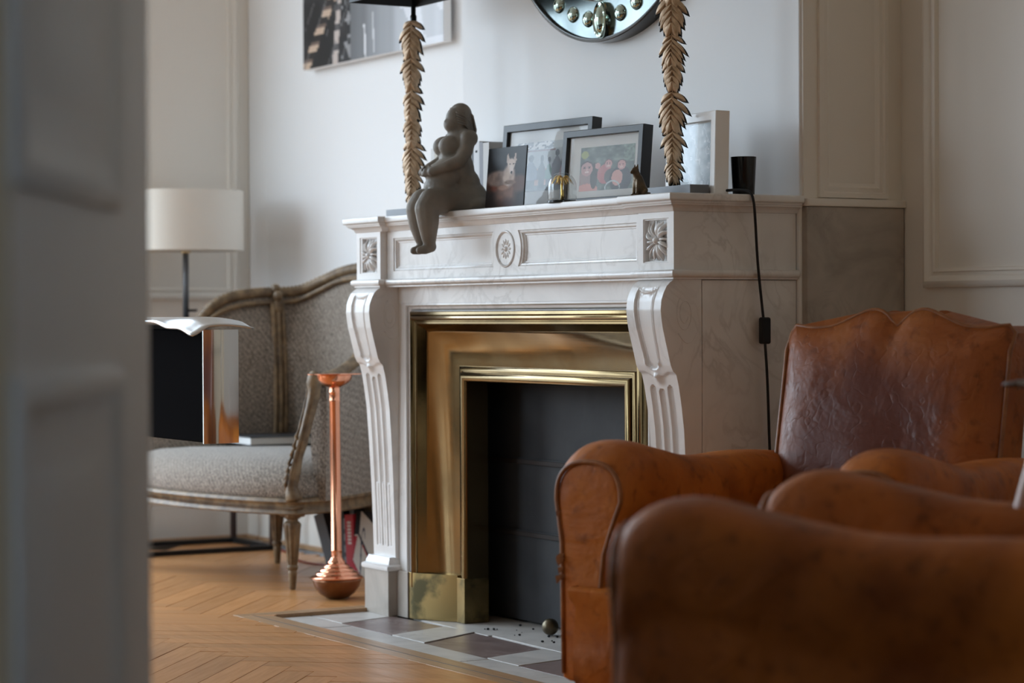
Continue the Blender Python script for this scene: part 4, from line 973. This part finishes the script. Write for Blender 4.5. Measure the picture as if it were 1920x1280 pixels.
# ================================================================== GREY BERGERE
bg_ = thing('bergere_armchair', 'carved wood armchair upholstered in grey tweed left of the fireplace', 'armchair', (-.93, .12, FZ))
OB = Vector((-.93, .12, FZ)); L3 = lambda p: Vector(p) - OB
BC = [(-1.43, -.09, .60), (-1.37, .0, .70), (-1.325, .09, .785), (-1.305, .15, .846), (-1.296, .22, .874), (-1.29, .30, .884), (-1.285, .37, .886), (-1.26, .43, .893), (-1.20, .475, .922), (-1.11, .50, .950), (-.99, .51, .960), (-.87, .50, .945), (-.77, .47, .905), (-.70, .40, .80), (-.62, .31, .69), (-.545, .21, .640), (-.47, .10, .618)]
NS = 170; CR = spline(BC, NS)
def outn(i):
    t = CR[min(i + 2, NS - 1)] - CR[max(i - 2, 0)]; n = Vector((-t.y, t.x, 0)).normalized(); return n if n.dot(Vector((CR[i].x + .95, CR[i].y - .05, 0))) > 0 else -n
rings = []
for i in range(0, NS, 2):
    p = CR[i]; n = outn(i); zc = p.z; P2 = Vector((p.x, p.y, 0)); bl = .030 * sstep(.25, .7, zc - .25)
    pts = [(.004, .27), (-.012 - bl * .4, .33), (-.018 - bl, .30 + (zc - .30) * .4), (-.018 - bl, .30 + (zc - .30) * .7), (-.006, zc - .045), (.004, zc - .028), (.004, zc - .004), (.030, zc - .004), (.032, .30 + (zc - .30) * .6), (.026, .27)]
    rings.append([L3((P2.x + n.x * o, P2.y + n.y * o, z)) for o, z in pts])
bb = MB().loft(rings); bo = bb.build('upholstered_back', FABRIC, bg_, smooth=50)
MB().tube([L3((p.x + outn(i).x * .012, p.y + outn(i).y * .012, p.z + .006)) for i, p in enumerate(CR)], lambda t: .0185 + .0022 * math.sin(t * 520), 10).build('crest_rail', CHAIRW, bg_, smooth=180)
MB().tube([L3((p.x - outn(i).x * .010, p.y - outn(i).y * .010, p.z - .026)) for i, p in enumerate(CR)], .0085, 8).build('inner_bead', CHAIRW, bg_, smooth=180)
ip = [min(range(NS), key=lambda i: (CR[i].x - x) ** 2 + (CR[i].y - y) ** 2) for x, y in ((-1.287, .355), (-.745, .45))]
for i in ip:
    p = CR[i]; n = outn(i); tt = Vector((n.y, -n.x, 0)); mb = MB()
    for o in (-.017, 0, .017):
        c = Vector((p.x, p.y, 0)) - n * .020 + tt * o
        mb.tube([L3((c.x - n.x * .03 * math.sin(PI * k / 8), c.y - n.y * .03 * math.sin(PI * k / 8), .27 + (p.z - .03 - .27) * k / 8)) for k in range(9)], .0095 if o == 0 else .0085, 8)
    mb.build('back_post', CHAIRW, bg_, smooth=180)
    kn = MB(); kn.ball(L3((p.x - n.x * .012, p.y - n.y * .012, p.z - .045)), (.024, .018, .034), 14, 9); kn.ball(L3((p.x, p.y, p.z + .018)), (.020, .016, .017), 14, 9); kn.ball(L3((p.x - n.x * .02, p.y - n.y * .02, p.z - .005)), (.022, .016, .018), 12, 8)
    kn.build('carved_knot', CHAIRW, bg_, smooth=180)
front_ = spline([(-.462, .055, 0), (-.475, .018, 0), (-.62, -.055, 0), (-.85, -.115, 0), (-1.10, -.15, 0), (-1.33, -.16, 0), (-1.44, -.13, 0), (-1.435, -.085, 0)], 40)
seatpoly = [(p.x, p.y) for p in front_] + [(CR[i].x + outn(i).x * .02, CR[i].y + outn(i).y * .02) for i in range(3, NS - 3, 5)]
seatpoly = ccw(seatpoly)
cxy = Vector((-.95, .16))
def off(d): return [(x + (x - cxy.x) / max(((x - cxy.x) ** 2 + (y - cxy.y) ** 2) ** .5, .05) * d, y + (y - cxy.y) / max(((x - cxy.x) ** 2 + (y - cxy.y) ** 2) ** .5, .05) * d) for x, y in seatpoly]
MB().loft([[L3((x, y, z)) for x, y in off(d)] for d, z in [(-.02, .232), (.004, .232), (.008, .236), (.006, .242), (.003, .245), (.003, .262), (.006, .265), (.010, .270), (.007, .277), (.0, .281), (-.02, .281)]]).build('seat_rail', CHAIRW, bg_, smooth=45)
cv_ = MB()
for k in range(150):
    p = front_[0].lerp(front_[1], 0); t = k / 149 * (len(front_) - 1); i = min(int(t), len(front_) - 2); p = front_[i].lerp(front_[i + 1], t - i)
    d = (Vector((p.x, p.y)) - cxy).normalized(); p2 = Vector((p.x + d.x * .004, p.y + d.y * .004, .2535))
    M = Matrix.Rotation(math.atan2(d.y, d.x) + PI / 2, 4, 'Z') @ Matrix.Rotation(.7, 4, 'Y'); cv_.ball(L3(p2), (.0024, .0026, .0085), 6, 4, M)
cv_.build('rail_carving', CHAIRW, bg_, smooth=180, kind='stuff')
def sc_(f, z): return [L3((cxy.x + (x - cxy.x) * f, cxy.y + (y - cxy.y) * f, z)) for x, y in seatpoly]
MB().loft([sc_(.985, .279), sc_(1.0, .292), sc_(1.004, .312), sc_(.985, .335), (sc_(.94, .355)), sc_(.86, .375), sc_(.72, .391), sc_(.5, .401), sc_(.25, .404), sc_(.02, .405)]).build('seat_cushion', FABRIC, bg_, smooth=180)
def fluted(prof, seg=48, fl=9, amp=.10):
    mb = MB(); mb.loft([[(r * (1 + (amp * f) * math.cos(fl * 2 * PI * k / seg)) * math.cos(2 * PI * k / seg), r * (1 + (amp * f) * math.cos(fl * 2 * PI * k / seg)) * math.sin(2 * PI * k / seg), z) for k in range(seg)] for r, z, f in prof]); return mb
legp = [(.0075, 0, 0), (.0095, .004, 0), (.0125, .045, 0), (.0135, .052, 0), (.0115, .056, 0), (.0160, .062, 0), (.0160, .070, 0), (.0125, .073, .3), (.0150, .082, 1), (.0235, .180, 1), (.0255, .190, .6), (.0240, .197, 0), (.0165, .202, 0), (.0165, .207, 0), (.0255, .212, 0), (.0270, .220, 0), (.0270, .230, 0)]
for x, y in ((-.505, .040), (-1.21, .32), (-.795, .45), (-1.40, -.115)):
    o = fluted(legp).build('leg', CHAIRW, bg_, smooth=50); o.location = L3((x, y, FZ))
    MB().box(-.029, .029, -.029, .029, .215, .262).build('leg_block', CHAIRW, o, bevel=.004) if y < .1 else None
AP = spline([(-.470, .030, .275), (-.474, .026, .315), (-.470, .034, .37), (-.462, .052, .44), (-.456, .072, .52), (-.454, .088, .585), (-.455, .090, .622), (-.458, .100, .636)], 40)
ap = MB().tube([L3(p) for p in AP], lambda t: .028 - .010 * math.sin(PI * min(t * 1.1, 1)) + .002 * math.sin(t * 30) * (t < .45), 14, .85).build('arm_post', CHAIRW, bg_, smooth=180)
mb = MB()
for sd in (-1, 1): mb.tube([L3((p.x + .012 * sd, p.y - .016, p.z)) for p in AP[4:]], lambda t: .0042 + .0012 * math.sin(t * 160), 6)
mb.build('arm_beading', CHAIRW, ap, smooth=180)
mb = MB()
for k in range(7):
    p = AP[6 + k * 2]; mb.tube([L3((p.x - .018 + .003 * k, p.y - .010, p.z - .014)), L3((p.x, p.y - .024, p.z + .004)), L3((p.x + .012, p.y - .022, p.z + .026))], lambda t: .001 + .0050 * math.sin(PI * min(t + .1, 1)), 6)
mb.build('acanthus_carving', CHAIRW, ap, smooth=180)
bk = thing('book', 'thick hardback with dark cover lying flat on the grey armchair seat', 'book', (-1.275, .165, FZ + .3955), math.radians(-4))
MB().box(0, .235, 0, .27, .0245, .0275).box(0, .235, 0, .27, 0, .003).build('cover', mat('slate_cover', (.045, .048, .055, 1), .4), bk, bevel=.001)
MB().box(.003, .232, .003, .265, .003, .0245).build('pages', PAPER, bk)
# ================================================================== COPPER STAND
cs = thing('copper_stand', 'tall copper ashtray stand with a dish top and domed stepped base', 'ashtray stand', (-.229, .048, FZ)); cs.rotation_euler = (0, math.radians(-.9), 0)
MB().lathe([(.001, 0), (.020, 0), (.032, .004), (.050, .016), (.064, .036), (.069, .052), (.0695, .058)], 48).build('bowl_base', COPPERD, cs, smooth=180)
MB().lathe([(.0695, .057), (.0745, .059), (.0750, .0615), (.070, .0665), (.061, .069), (.060, .074), (.055, .078), (.049, .079), (.048, .084), (.043, .088), (.037, .089), (.036, .094), (.030, .099), (.025, .100), (.0245, .106), (.019, .112), (.0165, .118)], 48).build('stepped_dome', COPPER, cs, smooth=40)
MB().lathe([(.0165, .112), (.0150, .12), (.0150, .135), (.0160, .137), (.0150, .139), (.0152, .56), (.0160, .562), (.0150, .566), (.0150, .585), (.0160, .587), (.0150, .59), (.0150, .602)], 32).build('column', COPPER, cs, smooth=40)
MB().lathe([(.0150, .600), (.022, .603), (.040, .613), (.049, .624), (.051, .634), (.056, .636), (.078, .637), (.0785, .640), (.055, .6395), (.049, .637), (.045, .627), (.030, .616), (.001, .612)], 48).build('dish', COPPER, cs, smooth=40)
# ================================================================== TABLE LAMP ON ITS TABLE
tb = thing('side_table', 'thin black metal frame side table in the left corner behind the armchair', 'side table', (-1.805, .258, FZ))
hx, hy, H_ = .165, .245, .775; r_ = .009
for nm_, z in (('floor_frame', .008), ('top_frame', H_ - .02)):
    f = MB()
    for y in (-hy, hy): f.box(-hx, hx, y - r_, y + r_, z - .007, z + .009)
    for x in (-hx, hx): f.box(x - r_, x + r_, -hy, hy, z - .007, z + .009)
    f.build(nm_, BLACK, tb)

for x in (-hx, hx):
    for y in (-hy, hy): MB().box(x - r_, x + r_, y - r_, y + r_, .001, H_ - .012).build('leg', mat('oxide_metal', (.035, .014, .010, 1), .4), tb, bevel=.001)
MB().box(-hx - .01, hx + .01, -hy - .01, hy + .01, H_ - .011, H_ + .005).build('top', BLACK, tb, bevel=.002)
tl = thing('table_lamp', 'table lamp with a cream drum shade on a slim dark stem', 'lamp', (-1.808, .258, FZ + H_ + .0055))
T0 = FZ + H_ + .0055
MB().lathe([(.001, 0), (.085, 0), (.085, .010), (.078, .014), (.012, .018), (.001, .018)], 36).build('base', BLACK, tl, smooth=40)
MB().tube([(0, 0, .015), (0, 0, 1.05 - T0)], .0105, 14).build('stem', GREYM, tl, smooth=180)
MB().tube([(0, 0, .045), (.012, .03, .045), (.014, .036, .047)], .004, 8).build('switch_knob', BLACK, tl, smooth=180)
MB().lathe([(.010, 1.030 - T0), (.017, 1.034 - T0), (.017, 1.052 - T0), (.012, 1.075 - T0), (.012, 1.10 - T0)], 20).build('lamp_holder', mat('pale_brass', (.75, .58, .36, 1), .25, 1.0), tl, smooth=40)
MB().lathe([(.1985, 1.041 - T0), (.2, 1.041 - T0), (.1985, 1.246 - T0), (.197, 1.246 - T0)], 72).build('shade', SHADE, tl, smooth=60)
sp_ = MB()
for k in range(3):
    a = 2 * PI * k / 3; sp_.tube([(0, 0, 1.09 - T0), (.197 * math.cos(a), .197 * math.sin(a), 1.09 - T0)], .002, 6)
sp_.build('spider', GREYM, tl)
# ================================================================== CHROME CONSOLE (foreground left)
cn = thing('console_cabinet', 'black console with rippled chrome top and chrome edge, half hidden behind the door', 'console', (.95, -.92, FZ))
K = lambda x, y, z: (x - .95, y + .92, z - FZ)
MB().box(-.62, .138, -.004, .046, .53, .775).build('body', mat('matt_black', (.010, .010, .011, 1), .95, spec=.0), cn, bevel=.003)
MB().loft([[(.139 + .004 * math.sin(PI * k / 12) + .003, -.008 + .083 * k / 12, z) for k in range(13)] + [(.139, .075, z), (.139, -.008, z)] for z in (.528, .775)]).build('edge_band', CHROME, cn, smooth=40)
g = MB()
def top_(u, v):
    x = -.64 + .82 * u; y = -.050 + .145 * v
    return (x, y, .791 + .012 * math.sin(v * PI * .8 + .3) - .016 * sstep(.86, 1, u) ** 2 - .014 * (1 - sstep(0, .3, v)) * sstep(.72, .84, u))
g.grid(40, 16, top_); o = g.build('top_sheet', mat('satin_chrome', (.72, .74, .76, 1), .28, 1.0), cn, smooth=180); q = o.modifiers.new('solid', 'SOLIDIFY'); q.thickness = .004
MB().box(-.50, -.46, .0, .04, .01, .531).build('leg', BLACK, cn, bevel=.002)
MB().box(-.62, -.46, -.06, .06, 0, .012).build('foot', BLACK, cn, bevel=.002)
# ================================================================== BOOKS ON THE FLOOR, CORD, BALL
fb = [('grey file leaning to the left on the floor behind the copper stand', (-.885, .345), .042, .185, .15, -20, (74, 74, 76), (190, 188, 184)),
      ('black book standing on the floor hidden behind the copper column', (-.833, .365), .018, .200, .15, -3, (34, 34, 36), (180, 178, 172)),
      ('dark patterned book on the floor right of the copper column', (-.812, .384), .018, .222, .15, 0, (52, 52, 50), (150, 146, 140)),
      ('grey and white striped paperback on the floor beside the red book', (-.783, .352), .013, .175, .13, -2, (120, 122, 126), (200, 198, 192)),
      ('red spined book on the floor beside the mantel foot', (-.764, .350), .034, .188, .14, -3, (176, 26, 42), (214, 206, 194))]
for lb, (x, y), w, h, d, tilt, col, pg in fb:
    b = thing('book', lb, 'book', (x, y, FZ), math.radians(20), 'books standing on the floor'); b.rotation_euler = (0, math.radians(tilt), math.radians(20))
    b.location.z += abs(math.sin(math.radians(tilt))) * w if tilt > 0 else 0
    c = MB(); c.box(0, .002, 0, d, 0, h); c.box(w - .002, w, 0, d, 0, h); c.box(0, w, -.0015, .001, 0, h)
    c.build('cover', mat('floor_book_%d' % col[0], lin(*col), .45), b)
    MB().box(.002, w - .002, .001, d - .003, .002, h - .002).build('pages', mat('floor_pages_%d' % pg[0], lin(*pg), .8), b)
    if col[0] == 176:
        m_ = MB()
        for k in range(7): m_.box(w * .30, w * .72, -.0022, -.0014, h - .028 - .0105 * k, h - .021 - .0105 * k)
        m_.build('spine_lettering', PAPER, b)
    if col[0] == 120:
        m_ = MB()
        for k in range(4): m_.box(.0, w, -.0022, -.0014, .02 + .036 * k, .034 + .036 * k)
        m_.build('spine_bands', MATS['floor_book_34'], b)
wb = thing('book', 'white art book with a black border and a drawn loop, leaning by the mantel foot', 'book', (-.716, .338, FZ), math.radians(44)); wb.rotation_euler = (math.radians(-12), math.radians(0), math.radians(40))
def paint_loop(u, v):
    c = (200, 194, 184)
    if u < .16 and v > .64 or v > 1 - .13 * (u - .18) / .27: c = (26, 26, 28)
    if v < .62:
        ub = .09 - .09 * (.62 - v) / .36 if v > .26 else (.26 - v) / .24 * .28
        if u < ub + .015: c = (150, 30, 44)
        if u < ub - .02: c = (182, 36, 52)
    ln = .64 - .27 * (u - .15) / .30
    if abs(v - ln) < .028: c = (24, 24, 28)
    elif -.055 < v - ln < 0 and u > .28: c = (186, 52, 52)
    d = math.hypot((u - .285) / .055, (v - .60) / .15)
    if .72 < d < 1.02 and v > .58 or abs(u - (.235 + .05 * (1 - v / .6))) < .018 and v <= .6: c = (36, 42, 66)
    return c
MB().box(0, .105, .001, .018, 0, .205).build('cover', BLACK, wb, bevel=.001)
print_panel('cover_print', .104, .204, 64, 90, paint_loop, wb, PRINT, .0004, .0005, .0005)
rc = thing('red_cord', 'thin red cord lying on the parquet under the grey armchair', 'cord', (-1.2, .40, FZ))
MB().tube(spline([(.42, .07, .003), (.26, .035, .003), (.14, .02, .003), (.06, .0, .003), (-.08, .02, .003), (-.28, .09, .003), (-.5, .13, .003), (-.66, .17, .003)], 40), .003, 6).build('cable', mat('red_rubber', (.22, .02, .015, 1), .45), rc, smooth=180)
ba = thing('brass_ball', 'small dull brass ball lying on the hearth in front of the shutter', 'ball', (.705, .186, .0005))
MB().ball((0, 0, .0215), .0215, 28, 18).build('sphere', mat('dull_brass', (.16, .13, .085, 1), .38, .9, (.10, .08, .055, 1), 30), ba, smooth=180)
# ================================================================== DOOR LEAF (near left)
dr = struct(bpy.data.objects.new('door_1', None)); dr.location = (4.06, -2.397, FZ); dr.rotation_euler = (0, 0, math.atan2(.459, -.774)); link(dr)
dr['label'] = 'white panelled door leaf standing open at the left edge'
DW, DH = .90, 2.25
# local: x along the leaf from the hinge, visible face at y = 0 looking to -y
MB().box(0, DW, .0015, .042, .005, DH).build('leaf', DOORW, dr, bevel=.006, bseg=3)
dfn = lambda x, z, d: (x, .0015 - d, z)
dprof = [(0, 0), (0, .007), (.010, .013), (.024, .011), (.034, .003), (.046, .001), (.055, 0)]
for z0, z1 in ((.915, 2.10), (.18, .752)):
    MB().loft(rect_rings(.12, .655, z0, z1, dprof, dfn), True, False, False).build('panel_moulding', DOORW, dr, smooth=50)
    MB().loft(rect_rings(.235, .54, z0 + .085, z1 - .085, [(0, 0), (.012, .003), (.03, .005), (.05, .005)], dfn), True, False, True).build('raised_panel', DOORW, dr, smooth=30)
